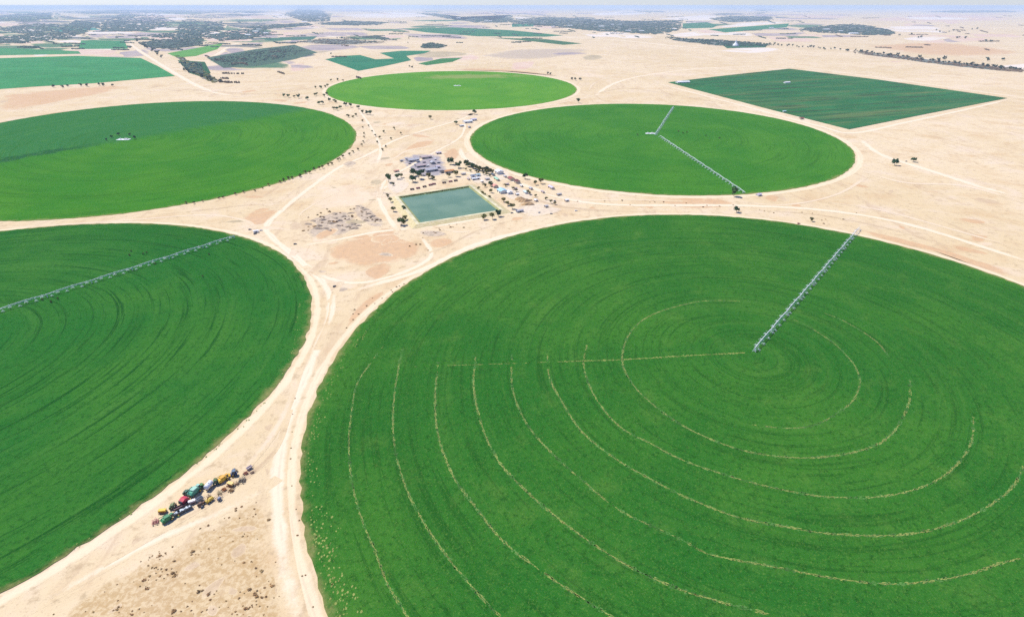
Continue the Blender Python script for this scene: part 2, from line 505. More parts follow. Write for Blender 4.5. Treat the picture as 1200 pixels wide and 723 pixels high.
# wheel tracks worn into the near circle
def wheel_track(pts, field, width, cover, seed, mat='spot', smooth=True):
    rr = random.Random(seed)
    line = smooth_line(gl(pts), 1.3); vs = []; fs = []
    on = True; run = 0
    for i in range(1, len(line) - 1):
        if run <= 0:
            fade = min(1, min(i, len(line) - i) / (len(line) * .16) + .1)      # worn less towards the ends of the rut
            on = rr.random() < cover * fade; run = rr.randint(1, 7) if on else rr.randint(1, 5)
        run -= 1
        if not on: continue
        p = line[i]; d = (line[i + 1] - line[i - 1]).normalized(); q = Vector((-d.y, d.x, 0))
        for side in ((-1, 1) if rr.random() < .35 else (0,)):
            c = p + q * (side * width * .8 + rr.uniform(-.4, .4)) + d * rr.uniform(-.5, .5)
            l, w_ = rr.uniform(.5, 1.5), width * rr.uniform(.25, .75)
            n = len(vs)
            for a, b in ((-l, -w_ * .4), (-.2 * l, -w_), (l, -w_ * .3), (.8 * l, w_ * .5), (0, w_), (-.8 * l, w_ * .6)):
                v = to_field(field, c + d * a + q * b); vs.append((v.x, v.y, CROP_H + .03))
            fs.append(tuple(range(n, n + 6)))
    o = raw('wheel_track', vs, fs, M[mat], field); o.data.validate(); return o
TR = [
 ([(452, 402), (434.9, 425), (418.3, 451), (411.2, 489), (408.8, 527), (413.5, 569.8), (425.4, 612.5), (439.6, 645.7), (453.9, 683.7), (477.6, 723), (500, 760)], .55, .5),
 ([(473, 405), (467, 432), (461, 475), (462.4, 522.3), (475.2, 569.8), (496.6, 612.5), (529.8, 660), (558.3, 693.2), (590, 726), (640, 765)], .6, .55),
 ([(514, 420), (509.9, 465.4), (513.2, 508), (529.8, 555.6), (558.3, 595.9), (586.7, 631.5), (624.7, 662.3), (662.7, 688.4), (714.9, 721.6), (760, 745)], .7, .62),
 ([(557.3, 418), (555, 451.2), (563, 493.9), (582, 536.6), (610.5, 569.8), (648.4, 603), (686.4, 631.5), (738.6, 664.7), (800, 692), (833, 702), (890, 717), (960, 730)], .75, .65),
 ([(600, 412), (600, 451.2), (610.5, 484.4), (629.4, 512.9), (662.7, 546), (719.6, 593.5), (760, 615), (800, 633), (833, 650), (900, 663), (950, 673), (1000, 681), (1060, 684), (1126, 675), (1170, 661), (1200, 652), (1240, 630)], .65, .55),
 ([(641, 405), (643.7, 441.7), (657.9, 470), (681.6, 505.7), (720, 537), (762.5, 561.7), (808, 584.6), (867, 606.7), (925, 618), (966.7, 625), (1033, 628), (1083, 623), (1133, 607), (1177, 580), (1196, 555), (1204, 520)], .7, .65),
 ([(688.8, 401.4), (684, 427.5), (695.9, 463), (725, 499), (762.5, 520), (804, 541), (866.7, 561.7), (916.7, 574), (971, 582.5), (1033, 581.7), (1083, 570), (1116.7, 549), (1137.5, 520), (1141, 486.7)], .7, .65),
 ([(895, 355), (837.5, 352.5), (804, 356.7), (762.5, 370), (739.6, 388.8), (729, 418), (737.5, 445), (762.5, 472), (800, 499), (846, 520), (887.5, 531.7), (950, 536.7), (1012.5, 527), (1046, 507.5), (1064.6, 474), (1066.7, 445)], .75, .7),
 ([(958, 363.7), (991.7, 378), (1025, 399), (1041.7, 418)], .6, .55),
 ([(930, 375), (945.8, 382.5), (975, 401), (998, 424), (1007.5, 445), (1002, 466), (987.5, 480), (958, 497), (925, 502), (880, 498)], .6, .55)]
M['worn'] = mono('worn crop', (.060, .170, .026), .95, var=.4, scale=.1, dust=0)
for i, (pts, w_, cv) in enumerate(TR):
    wheel_track(pts, f_near, w_ * 1.5, .97, 140 + i, 'worn').name = 'worn_rut'
    wheel_track(pts, f_near, w_ * .85, min(.8, cv + .12), 40 + i, 'spot').location.z = .03
wheel_track([(468, 430.5), (605.7, 426), (660, 424)], f_near, .5, .6, 71)
wheel_track([(660, 424), (730.5, 421.7), (800, 417.5), (874, 413.6)], f_near, 1.0, .97, 72).name = 'access_track'

def bare_spots(field, curve, spread, n, seed, size=(.4, 1.3), mat='spot_pale'):
    rr = random.Random(seed); line = smooth_line(gl(curve), 2.0); vs = []; fs = []
    for _ in range(n):
        i = rr.randrange(len(line)); p = line[i] + Vector((abs(rr.gauss(0, spread)), rr.gauss(0, spread), 0))
        k = len(vs); s = rr.uniform(*size)
        for j in range(6):
            a = j * PI / 3; q = to_field(field, p + Vector((math.cos(a) * s * rr.uniform(.4, 1), math.sin(a) * s * rr.uniform(.7, 1.6), 0)))
            vs.append((q.x, q.y, CROP_H + .05))
        fs.append(tuple(range(k, k + 6)))
    o = raw('bare_spots', vs, fs, M[mat], field); o['kind'] = 'stuff'; return o
bare_spots(f_near, [(430, 385), (392, 432), (366, 500), (361, 560), (366, 640), (384, 690), (396, 722), (420, 760)], 4.0, 150, 81, (.25, .8))
bare_spots(f_near, [(366, 600), (372, 650), (390, 700), (402, 722)], 6.0, 110, 82, (.3, 1.0))
bare_spots(f_left, [(352, 352), (338, 420), (300, 480), (232, 540), (142, 606), (60, 656)], 2.0, 60, 83, (.3, .8))

# ------------------------------------------------------------------ other fields
def crop_patch(pts, col, label, h=.6, streak=.3, pale=None, group='far rectangular and irregular crop fields', rat=1.0, patch=.7, ang=0.0, dark=None):
    P = gl(pts)
    m = crop_mat('crop patch', col, tuple(v * 1.25 for v in col), pale or tuple(min(1, v * 1.5 + .03) for v in col), rat, streak=streak, patch=patch, seed=RNG.uniform(0, 9), linear=ang, pale_amt=1.3, dark=dark)
    o = slab('crop_field', P, h, m)
    tag(o, label, 'crop field', group, 'stuff'); return o
TEALG = (.035, .155, .075)
crop_patch([(783, 97), (850, 89), (925, 81), (1030, 94), (1180, 115.5), (1090, 133), (995, 152), (900, 128)], (.022, .135, .048),
           'dark green four-cornered field on the sand, streaked brown inside, at upper right', 1.0, 1.0, (.15, .18, .07), patch=.7, ang=.35, dark=(.040, .080, .040))
crop_patch([(-30, 107), (40, 102), (110, 98), (205, 89.5), (185, 78), (165, 68.5), (90, 66), (-30, 69.5)], (.045, .22, .075), 'broad mid-green field at the far left edge, beside the straight pale road')
crop_patch([(-30, 66), (95, 63.5), (92, 60.5), (0, 56.5), (-30, 57)], (.06, .22, .085), 'narrow green strip just beyond the broad field at far left')
crop_patch([(92, 58), (150, 57.5), (145, 46.5), (95, 48)], (.05, .21, .085), 'small green field against the head of the straight pale road at far left')
crop_patch([(196, 63), (240, 55), (262, 50.5), (255, 58), (230, 66), (208, 68)], (.10, .27, .055), 'bright lime green wedge of field right of the straight pale road')
crop_patch([(208, 71), (240, 73), (247, 86), (238, 91), (222, 86)], (.028, .10, .045), 'dark green triangle of field close beside the straight pale road')
crop_patch([(242, 68), (300, 58), (345, 53), (372, 62), (345, 70), (300, 78), (262, 80)], (.07, .12, .085), 'greyish green field with dark bushes left of the teal field')
crop_patch([(381, 70), (402, 66), (422, 65), (440, 70), (462, 69), (445, 62.5), (470, 60), (505, 60), (497, 63), (476, 66), (482, 71), (450, 78), (420, 83.5)], (.03, .165, .085), 'teal green field notched with bare sand behind the farthest circle')
crop_patch([(490, 75), (517, 69), (542, 68), (530, 73), (500, 77)], (.045, .17, .06), 'small green sliver of field right of the notched teal field')
crop_patch([(470, 34), (530, 32.5), (600, 36), (660, 42), (640, 43.5), (560, 43), (500, 38.5)], TEALG, 'long thin teal field stretched across the far middle distance')
crop_patch([(573, 44.5), (640, 46.5), (682, 51.5), (660, 53), (625, 49)], (.05, .13, .06), 'thin dark green strip below the long teal field')
crop_patch([(800, 28), (828, 26.5), (842, 30), (835, 33), (800, 34)], TEALG, 'pale teal field at the right end of the far blue woods')
crop_patch([(830, 35), (870, 32), (925, 28), (922, 32.5), (880, 36), (850, 38.5)], (.03, .17, .075), 'bent teal green field on the far right plain')
crop_patch([(600, 29), (626, 28), (625, 31.5), (600, 32)], (.04, .19, .10), 'tiny teal patch at the left end of the far blue woods')
crop_patch([(844, 51.5), (900, 52), (897, 56), (852, 57)], (.035, .11, .06), 'dark teal plot beside the far white tent')
crop_patch([(300, 45), (335, 44), (372, 43), (366, 47), (315, 48)], (.05, .14, .09), 'blurred grey green plot below the town of sheds at far left')
crop_patch([(60, 35), (110, 33), (118, 35.5), (70, 37.5)], (.05, .22, .17), 'pale turquoise strip at far left among blue groves')

# ------------------------------------------------------------------ roads
def road(pts, w, z, mat='road', step=6):
    tag(ribbon('dirt_road', smooth_line(gl(pts), step), w, M[mat], z), kind='structure')
road([(352, 775), (346, 723), (333, 660), (326, 600), (326, 550), (337, 495), (358, 440), (378, 395), (388, 360), (380, 333), (352, 306), (322, 281), (312, 266), (330, 247), (362, 221), (398, 196), (432, 181), (462, 165), (500, 152), (540, 140), (556, 132)], 13, .10)
road([(327, 560), (300, 578), (245, 606), (180, 633), (100, 677), (20, 722), (-40, 752)], 9, .14)
road([(342, 300), (352, 289), (395, 281), (440, 272), (480, 268), (530, 262), (590, 251), (640, 246), (700, 246)], 10, .18)
road([(356, 312), (375, 322), (405, 331), (440, 329), (478, 317), (505, 300), (495, 280), (478, 268)], 10, .22)
road([(388, 355), (402, 345), (440, 333), (490, 318), (560, 286), (640, 264)], 14, .26)
road([(470, 276), (452, 250), (444, 230), (455, 218), (500, 208), (545, 202), (590, 222), (625, 245)], 11, .30)
road([(444, 232), (452, 212), (478, 196), (510, 178), (540, 160), (546, 140)], 9, .34)
road([(538, 170), (545, 186), (575, 202), (620, 219), (660, 232), (720, 240), (860, 241), (960, 246), (1060, 262), (1200, 305), (1240, 318)], 15, .38)
road([(400, 330), (392, 345), (388, 372), (372, 410)], 8, .42)
road([(24, 35), (14, 42), (6, 50), (-10, 60)], 90, .16, step=60)
road([(142, 43), (158, 56), (176, 68), (205, 86), (232, 101), (258, 110), (300, 114)], 32, .2, step=20)
road([(244, 68), (258, 62), (275, 52), (300, 48)], 50, .2, step=30)
road([(690, 118), (720, 98), (760, 88), (830, 80), (925, 78.5), (1030, 91), (1180, 112), (1240, 121)], 26, .2, step=20)
road([(770, 98), (870, 124), (960, 148), (1000, 156), (1060, 144), (1130, 129), (1185, 116)], 18, .24, step=12)
road([(1003, 158), (1030, 180), (1090, 200), (1160, 222), (1240, 240)], 20, .24, step=12)
road([(420, 128), (435, 150), (446, 175), (440, 195)], 10, .24)
road([(900, 52), (960, 56), (1010, 61), (1080, 69), (1140, 77), (1240, 88)], 60, .2, step=50)
road([(600, 40), (660, 44), (720, 47), (800, 55), (880, 60)], 70, .2, step=60)
road([(305, 54), (380, 56), (430, 52), (520, 48)], 60, .24, step=50)

M['faint'] = sand_mat('faint wheel marks', 'road', (.74, .61, .46), .6)
M['faint_dark'] = sand_mat('rutted sand', 'road', (.45, .32, .20), .55)
for k, pts in enumerate([
 [(340, 480), (320, 530), (260, 580), (190, 622), (120, 662)], [(352, 430), (330, 490), (290, 545), (240, 585)],
 [(300, 268), (285, 258), (240, 252), (150, 258), (60, 264), (-20, 268)], [(330, 246), (300, 240), (250, 245), (180, 252)], [(350, 262), (355, 248), (395, 226), (440, 216)],
 [(395, 280), (430, 262), (450, 262)], [(470, 306), (520, 290), (560, 270), (600, 258)], [(500, 262), (540, 272), (580, 262)],
 [(430, 190), (460, 186), (480, 176), (530, 168)], [(420, 170), (445, 160), (480, 158), (520, 150)], [(440, 150), (470, 146), (510, 146), (535, 140)], [(430, 138), (470, 136), (520, 138), (570, 134)],
 [(610, 222), (640, 238), (690, 246), (760, 247)], [(640, 226), (680, 234), (740, 234), (800, 236)], [(860, 236), (920, 240), (980, 228), (1020, 205)], [(880, 246), (960, 252), (1040, 268), (1120, 290)],
 [(960, 236), (1030, 246), (1120, 270), (1210, 296)], [(1010, 200), (1060, 214), (1130, 218), (1210, 240)], [(690, 112), (730, 104), (770, 108), (850, 122)],
 [(690, 106), (700, 96), (740, 84), (830, 70)], [(610, 130), (660, 120), (700, 112)], [(205, 104), (260, 108), (320, 110), (380, 100)], [(230, 110), (290, 100), (350, 92), (420, 88)], [(20, 130), (90, 116), (180, 106), (250, 104)]]):
    road(pts, RNG.choice((5, 6, 8)) * (1 if pts[0][1] > 230 else 1.8), .44 + .012 * k, 'faint' if k % 3 else 'faint_dark')
# ------------------------------------------------------------------ soil patches
def soil(pts, mat, z): tag(patch('soil_patch', gl(pts), M[mat], z), kind='structure')
soil([(382, 292), (410, 279), (450, 277), (490, 285), (488, 300), (455, 311), (415, 312), (390, 305)], 'orange_soil', .05)
soil([(350, 270), (358, 260), (385, 250), (410, 248), (418, 258), (425, 268), (400, 276), (365, 278)], 'grey_soil', .07)
soil([(410, 245), (425, 240), (448, 258), (446, 266), (428, 262)], 'grey_soil', .07)
soil([(360, 240), (380, 222), (420, 216), (440, 232), (425, 240), (385, 246)], 'pale_soil', .05)
soil([(280, 258), (300, 247), (325, 245), (318, 258), (300, 264)], 'orange_soil', .05)
soil([(60, 723), (130, 678), (215, 633), (290, 590), (314, 600), (322, 660), (334, 723), (300, 760), (120, 760)], 'yellow_soil', .05)
soil([(395, 400), (418, 360), (450, 340), (440, 358), (410, 395)], 'orange_soil', .05)
soil([(466, 187), (484, 181), (510, 181), (521, 189), (524, 203), (503, 208), (484, 201)], 'yard', .5)
soil([(518, 180), (532, 172), (538, 182), (528, 189)], 'orange_soil', .05)
soil([(470, 178), (490, 166), (510, 164), (500, 172)], 'orange_soil', .05)
soil([(1005, 268), (1050, 278), (1120, 297), (1190, 320), (1180, 325), (1100, 296), (1030, 279)], 'orange_soil', .05)
soil([(770, 236), (800, 232), (850, 234), (860, 242), (800, 244)], 'orange_soil', .05)
soil([(520, 82), (560, 80), (620, 84), (660, 90), (600, 84)], 'orange_soil', .07)
soil([(560, 66), (610, 58), (690, 58), (650, 68), (600, 70)], 'grey_soil', .05)
soil([(0, 112), (60, 106), (140, 100), (130, 108), (60, 122), (0, 130)], 'orange_soil', .05)
soil([(600, 74), (625, 72), (622, 80), (600, 82)], 'pink_soil', .07)
# far strips of bare and farmed land, seen almost edge-on
for pts, mt in [
 ([(95, 44), (128, 38), (128, 44), (110, 46)], 'pink_soil'), ([(10, 52), (60, 45), (140, 44), (80, 52)], 'pink_soil'),
 ([(120, 64), (170, 58), (172, 66), (130, 68)], 'violet_soil'), ([(0, 27), (70, 24), (75, 26.5), (0, 29)], 'white_soil'),
 ([(85, 21), (108, 19.5), (112, 22), (90, 24)], 'white_soil'), ([(115, 26), (138, 25), (136, 28), (116, 28.5)], 'white_soil'),
 ([(130, 40), (200, 33), (240, 30), (190, 41)], 'pink_soil'), ([(240, 33), (330, 24), (335, 27), (280, 34)], 'white_soil'),
 ([(395, 18), (470, 15), (520, 19), (430, 22)], 'white_soil'), ([(300, 41), (330, 38), (360, 38.5), (320, 43)], 'pink_soil'),
 ([(360, 52), (400, 46), (455, 49), (430, 53)], 'violet_soil'), ([(410, 45), (440, 43), (466, 48), (440, 48)], 'violet_soil'),
 ([(400, 29), (430, 26), (455, 27), (430, 30)], 'violet_soil'), ([(480, 16.5), (505, 15), (525, 18), (500, 19)], 'violet_soil'),
 ([(770, 22), (830, 18), (850, 23), (800, 25)], 'white_soil'), ([(836, 33), (870, 27), (925, 26), (880, 31)], 'white_soil'),
 ([(770, 42), (830, 36), (850, 39), (800, 44)], 'white_soil'), ([(540, 15), (640, 12.5), (650, 16), (560, 18)], 'pink_soil'),
 ([(690, 16), (740, 14), (760, 17), (700, 19)], 'white_soil'), ([(1000, 24), (1100, 17), (1200, 22), (1100, 27)], 'pink_soil'),
 ([(1160, 78), (1215, 74), (1215, 82), (1180, 83)], 'white_soil'), ([(1010, 54), (1100, 50), (1200, 62), (1100, 66)], 'orange_soil'),
 ([(840, 60), (880, 55), (915, 58), (880, 63)], 'white_soil'), ([(300, 36), (340, 30), (385, 31), (350, 36)], 'violet_soil')]:
    soil(pts, mt, .09 + RNG.uniform(0, .06))

RF = random.Random(91)
M['olive_soil'] = sand_mat('stubble land', 'patch', (.30, .25, .15), .7, (.46, .38, .25), .004)
M['farm_green'] = sand_mat('far farmland', 'patch', (.04, .15, .07), .95, (.09, .17, .08), .004)
M['farm_blue'] = sand_mat('far dark farmland', 'patch', (.05, .085, .09), .9, (.12, .13, .13), .004)
def strips(n, x0, x1, y0, y1, mats):
    for k in range(n):
        y = y0 + (y1 - y0) * RF.random(); x = RF.uniform(x0, x1); w = RF.uniform(10, 42) ; h = RF.uniform(.5, 1.5) * (y + 2) / 22; sk_ = RF.uniform(-.04, .08)
        soil([(x - w, y - h * .3 - w * sk_), (x - w * .3, y - h), (x + w * .7, y - h * .8), (x + w, y + h * .2 + w * sk_), (x + w * .2, y + h), (x - w * .6, y + h * .9)], RF.choice(mats), .1 + .01 * k)
strips(150, -20, 330, 13, 48, ['farm_green', 'farm_green', 'farm_green', 'farm_blue', 'farm_blue', 'violet_soil', 'farm_blue', 'farm_green', 'pink_soil', 'white_soil', 'violet_soil'])
strips(26, -10, 130, 44, 66, ['farm_green', 'violet_soil', 'pink_soil', 'white_soil', 'farm_green'])
strips(22, 200, 400, 42, 80, ['farm_green', 'violet_soil', 'farm_blue', 'violet_soil', 'pink_soil', 'olive_soil'])
strips(44, 330, 640, 13, 48, ['farm_green', 'farm_blue', 'violet_soil', 'pink_soil', 'white_soil', 'violet_soil'])
strips(40, 600, 960, 12, 44, ['farm_green', 'farm_blue', 'violet_soil', 'pink_soil', 'white_soil', 'farm_blue'])
strips(26, 900, 1220, 12, 48, ['pink_soil', 'violet_soil', 'pink_soil', 'white_soil', 'violet_soil'])
strips(9, 290, 700, 46, 70, ['pink_soil', 'violet_soil', 'olive_soil'])
# small stains, scuffs and dug spots on the open sand between the circles
def on_crop(p, m=14):
    for cx, cy, a, b, ph in FIELD.values():
        dx, dy = p.x - cx, p.y - cy; c_, s_ = math.cos(ph), math.sin(ph)
        if math.hypot((c_ * dx + s_ * dy) / (a + m), (-s_ * dx + c_ * dy) / (b + m)) < 1: return True
    return False
def scuffs(n, x0, x1, y0, y1, mats, lo, hi):
    k = 0
    while k < n:
        x, y = RF.uniform(x0, x1), RF.uniform(y0, y1); c = g(x, y); r_ = RF.uniform(lo, hi)
        if on_crop(c, 10 + r_): k += .1; continue
        if 462 < x < 592 and 214 < y < 268: continue
        a0 = RF.uniform(0, PI); el = RF.uniform(.25, .7); P = []
        for q in range(7):
            t = 2 * PI * q / 7; u, v = r_ * math.cos(t) * RF.uniform(.7, 1.2), r_ * el * math.sin(t) * RF.uniform(.7, 1.2)
            P.append(c + Vector((u * math.cos(a0) - v * math.sin(a0), u * math.sin(a0) + v * math.cos(a0), 0)))
        tag(patch('soil_patch', P, M[RF.choice(mats)], .1 + .004 * k), kind='structure'); k += 1
scuffs(46, 270, 700, 135, 340, ['orange_soil', 'grey_soil', 'pale_soil', 'olive_soil', 'orange_soil', 'scuff'], 8, 30)
scuffs(22, 300, 620, 90, 160, ['orange_soil', 'scuff', 'pale_soil', 'scuff'], 14, 45)
scuffs(20, 640, 1200, 215, 300, ['orange_soil', 'pale_soil', 'scuff'], 8, 26)
scuffs(12, 40, 340, 500, 720, ['scuff'], 3, 9)
scuffs(14, 0, 330, 100, 130, ['orange_soil', 'scuff', 'pale_soil'], 20, 60)
scuffs(12, 650, 1200, 60, 120, ['pink_soil', 'pale_soil', 'pale_soil'], 60, 160)
# ------------------------------------------------------------------ trees
def tree_meshes(seed, h, w, n_leaf, leaf, lobes=7):
    rr = random.Random(seed); t = MB()
    th = h * .42
    t.tube((0, 0, -.1), (0.05 * w, 0, th), .055 * h * .6, .03 * h * .6, 6)
    L = []
    for k in range(lobes):
        a = k * 2.4 + rr.uniform(-.5, .5); r = w * .5 * rr.uniform(.25, .75)
        c = (r * math.cos(a), r * math.sin(a), h * rr.uniform(.45, .85))
        if k: t.tube((0.05 * w, 0, th * .9), c, .022 * h * .6, .008 * h * .6, 5)
        L.append((c, w * rr.uniform(.20, .32)))
    c = MB()
    for k in range(n_leaf):
        q, R = rr.choice(L)
        d = Vector((rr.gauss(0, 1), rr.gauss(0, 1), rr.gauss(0, 1))).normalized() * (R * rr.uniform(.55, 1.05))
        c.leaf((q[0] + d.x, q[1] + d.y, q[2] + d.z * .8), leaf, rr)
    for q, R in L: c.blob(q, R * .6, R * .6, R * .5, rr, .35)
    return t, c
def tree_proto(seed, h, w, n, leaf, mat, lobes=7):
    t, c = tree_meshes(seed, h, w, n, leaf, lobes)
    e = []
    for mb, nm, mt in ((t, 'trunk', M['bark']), (c, 'crown', mat)):
        me = bpy.data.meshes.new(nm); me.from_pydata(mb.v, [], mb.f); me.materials.append(mt); e.append((nm, me))
    return e
PROTO = {
 'round': [tree_proto(i, 7, 7, 170, .75, M['leaf']) for i in range(3)],
 'dark': [tree_proto(10 + i, 8, 7.5, 170, .8, M['leaf_dark'], 8) for i in range(3)],
 'olive': [tree_proto(20 + i, 5.5, 6, 140, .65, M['leaf_olive'], 6) for i in range(3)],
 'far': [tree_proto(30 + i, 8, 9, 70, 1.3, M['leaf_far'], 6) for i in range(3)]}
def plant_tree(kind, px, py, s, label, group, name='tree', cat='tree'):
    o = empty(name, g(px, py), RNG.uniform(0, 6.28), s * RNG.uniform(.95, 1.2))
    o.scale.z *= RNG.uniform(.85, 1.15)
    for nm, me in RNG.choice(PROTO[kind]):
        c = bpy.data.objects.new(nm, me); COL.objects.link(c); c.parent = o
    return tag(o, label, cat, group)

def along(pts, n, jx, jy):
    """n points scattered along a line in the photo's survey"""
    seg = [math.dist(pts[i], pts[i + 1]) for i in range(len(pts) - 1)]; tot = sum(seg); out = []
    for k in range(n):
        d = tot * (k + RNG.uniform(.1, .9)) / n; i = 0
        while d > seg[i] and i < len(seg) - 1: d -= seg[i]; i += 1
        t = d / seg[i]; a, b = pts[i], pts[i + 1]
        out.append((a[0] + (b[0] - a[0]) * t + RNG.uniform(-jx, jx), a[1] + (b[1] - a[1]) * t + RNG.uniform(-jy, jy)))
    return out

# by the pond, each one on its own
for kind, px, py, s, lab in [
 ('dark', 485, 206.5, 1.7, 'biggest dark green tree at the corner of the grey yard above the pond'),
 ('dark', 484, 213.5, 1.35, 'near-black tree nearest the pond\'s upper bank, below the biggest tree'),
 ('dark', 491, 210, 1.5, 'dark green tree touching the biggest tree on its right'),
 ('dark', 494, 205.5, 1.2, 'smaller dark tree behind the dark clump by the grey yard'),
 ('olive', 502, 209.5, 1.6, 'olive tree right of the dark clump, in front of the grey yard'),
 ('olive', 507, 211, 1.2, 'small yellowish tree at the right end of the row before the grey yard'),
 ('round', 455.5, 214, 1.7, 'lone green tree left of the pond\'s upper corner'),
 ('olive', 460.5, 217.5, 1.0, 'low olive tree just right of the lone green tree'),
 ('round', 466, 210, 1.3, 'grey green tree between the lone tree and the grey yard'),
 ('olive', 470, 208.5, 1.1, 'pale grey tree right of the grey green tree'),
 ('dark', 528.5, 193, 1.5, 'bluish dark tree behind the orange-roofed shed'),
 ('olive', 534, 207, 1.5, 'broad olive tree before the orange-roofed shed'),
 ('olive', 526, 208, 1.2, 'flat olive tree at the left foot of the orange-roofed shed'),
 ('dark', 537.5, 197, 1.4, 'dark tree right of the bluish tree'),
 ('olive', 474, 258.5, 1.2, 'olive tree below the pond\'s lower left corner'),
 ('round', 470.5, 264, 1.4, 'green tree beside the track below the pond\'s left bank'),
 ('olive', 473.5, 263.5, 1.1, 'small tree touching the green tree below the left bank'),
 ('round', 473.5, 246.5, .9, 'small round tree halfway down the left bank'),
 ('olive', 461.5, 248, 1.2, 'tree standing in the yellow strip left of the pond'),
 ('olive', 458, 237, 1.1, 'upper tree in the yellow strip left of the pond'),
 ('olive', 454, 231, 1.0, 'topmost tree in the yellow strip left of the pond'),
 ('dark', 575, 218.5, 1.2, 'dark tree beside the salmon-roofed hut'),
 ('olive', 568, 219.5, 1.1, 'low olive tree on the pond\'s upper right bank'),
 ('olive', 575.5, 226, 1.1, 'brownish tree left of the light blue shed'),
 ('olive', 568, 257.5, 1.4, 'yellow green tree on the lower bank of the pond'),
 ('olive', 577, 257, 1.3, 'yellow green tree next along the lower bank, nearer the corner'),
 ('dark', 584, 254, 1.1, 'dark tree at the pond\'s lower right corner'),
 ('olive', 590, 237, 1.2, 'olive tree below the light blue shed, first of the hedge row'),
 ('olive', 595, 241, 1.2, 'olive tree in the middle of the hedge row below the light blue shed'),
 ('olive', 600.5, 245, 1.2, 'olive tree at the low end of the hedge row below the light blue shed'),
 ('dark', 615.5, 210, 1.1, 'dark tree between the maroon shed and the mid circle'),
 ('olive', 634, 215.5, 1.2, 'olive tree right of the maroon shed by the field rim'),
 ('olive', 627, 217, 1.0, 'little olive tree left of the lavender shed'),
 ('dark', 556, 134.5, 1.4, 'dark tree behind the white sheds at the rim of the mid circle'),
 ('round', 534, 146, 1.3, 'green tree left of the white sheds'),
 ('round', 677.5, 121, 1.6, 'lone dark tree between the farthest circle and the mid circle'),
 ('olive', 504, 140, 1.6, 'lone tree in the sand below the farthest circle'),
 ('dark', 863, 249, 1.1, 'lone tree on the sand between the near and mid circles'),
 ('olive', 950, 259.5, .9, 'bush-like tree by the rim of the near circle, left of its arm'),
 ('dark', 1048, 194, 1.3, 'left one of two dark trees on the open sand at right'),
 ('dark', 1070, 190, 1.2, 'right one of two dark trees on the open sand at right'),
 ('round', 860, 230.5, 1.5, 'green bush at the outer end of the mid circle\'s long arm')]:
    plant_tree(kind, px, py, s * 1.2, lab, 'trees around the pond and the tracks')
# olive hedge-like belt along the lane
for px, py in along([(544, 194), (552, 196), (562, 200), (577, 204)], 24, 1.4, 1.1):
    plant_tree(RNG.choice(('olive', 'olive', 'dark')), px, py, 1.35, 'olive tree in the dense belt along the lane between pond and mid circle', 'olive belt along the lane')
# grove between the west and the farthest circles
for px, py in [(333, 114), (338, 114.5), (345, 115), (350, 115.5), (360, 117.5), (369, 113), (371, 112), (380, 114), (386, 119), (374, 123), (378, 122.5), (392, 120), (381, 103), (376, 104.5), (370, 104), (384, 102), (388, 96), (396, 95), (402, 95.5), (383, 112), (394, 121), (405, 124.5), (391, 129), (395, 129.5), (399, 128), (411, 126), (408, 138), (414, 138.5), (417, 136.5), (425, 133), (430, 134.5), (434, 135), (420, 128)]:
    plant_tree(RNG.choice(('dark', 'round', 'olive')), px, py, 1.6, 'dark tree in the loose grove between the upper left circle and the farthest circle', 'grove between two far circles')
# bushes along the rim track of the west circle
for px, py in along([(424, 150), (428, 163), (418, 178), (400, 188), (375, 198), (350, 208), (325, 215)], 24, 1.5, 1.0):
    plant_tree('olive', px, py, .95, 'small olive tree along the right rim track of the upper left circle', 'trees along the rim track')
for px, py in along([(323, 217), (290, 226), (240, 237), (214, 240)], 10, 2, 1):
    plant_tree('olive', px, py, .7, 'tiny bush-like tree below the front rim of the upper left circle', 'bushes under the front rim')
for px, py in [(442, 168), (452, 173), (448, 177), (436, 155), (462, 152), (470, 158), (440, 160), (425, 143), (432, 149), (450, 156), (445, 163), (458, 164)]:
    plant_tree('olive', px, py, 1.0, 'small scattered tree on the sand between the upper left circle and the grey yard', 'scattered sand trees')
# far line of roadside trees
for px, py in along([(905, 53.5), (945, 56), (1000, 61), (1060, 67.5), (1100, 73), (1150, 78.5), (1205, 84)], 80, 3, 1.0):
    plant_tree('far', px, py, RNG.uniform(1.1, 2.0), 'dark tree in the long roadside row crossing the desert at far right', 'roadside row at far right')
for px, py in along([(780, 45), (830, 49), (880, 52), (915, 54)], 30, 3, .8):
    plant_tree('far', px, py, RNG.uniform(1.2, 2.0), 'hazy tree in the belt left of the far white tent', 'tree belt by the white tent')
for px, py in [(1068, 41), (1076, 45.5), (1079, 45), (1097, 36.5), (1101, 38.5), (1112, 38), (1117, 37), (1121, 46), (1124, 45), (1131, 46), (1139, 35.5), (1145, 35), (1155, 49.5), (1161, 50), (1054, 42.5), (1106, 71), (1157, 72), (1175, 71.5)]:
    plant_tree('far', px, py, 2.4, 'isolated hazy tree clump on the pink far plain at right', 'isolated far clumps')
for px, py in along([(158, 46), (166, 54), (184, 63), (190, 68)], 16, 2, .7) + along([(215, 82), (240, 92), (258, 98)], 8, 2, 1):
    plant_tree('far', px, py, 2.0, 'dark tree lining the straight pale road at far left', 'trees lining the straight road')
for px, py in along([(60, 104), (100, 101.5), (138, 101)], 8, 3, .8) + [(642, 87.5), (645, 88), (670, 94), (674, 94.5), (680, 94.5), (483, 80), (480, 79), (388, 64), (394, 38.5), (479, 46), (478, 51)]:
    plant_tree('far', px, py, 1.25, 'small far tree on bare sand beyond the crop circles', 'stray far trees')

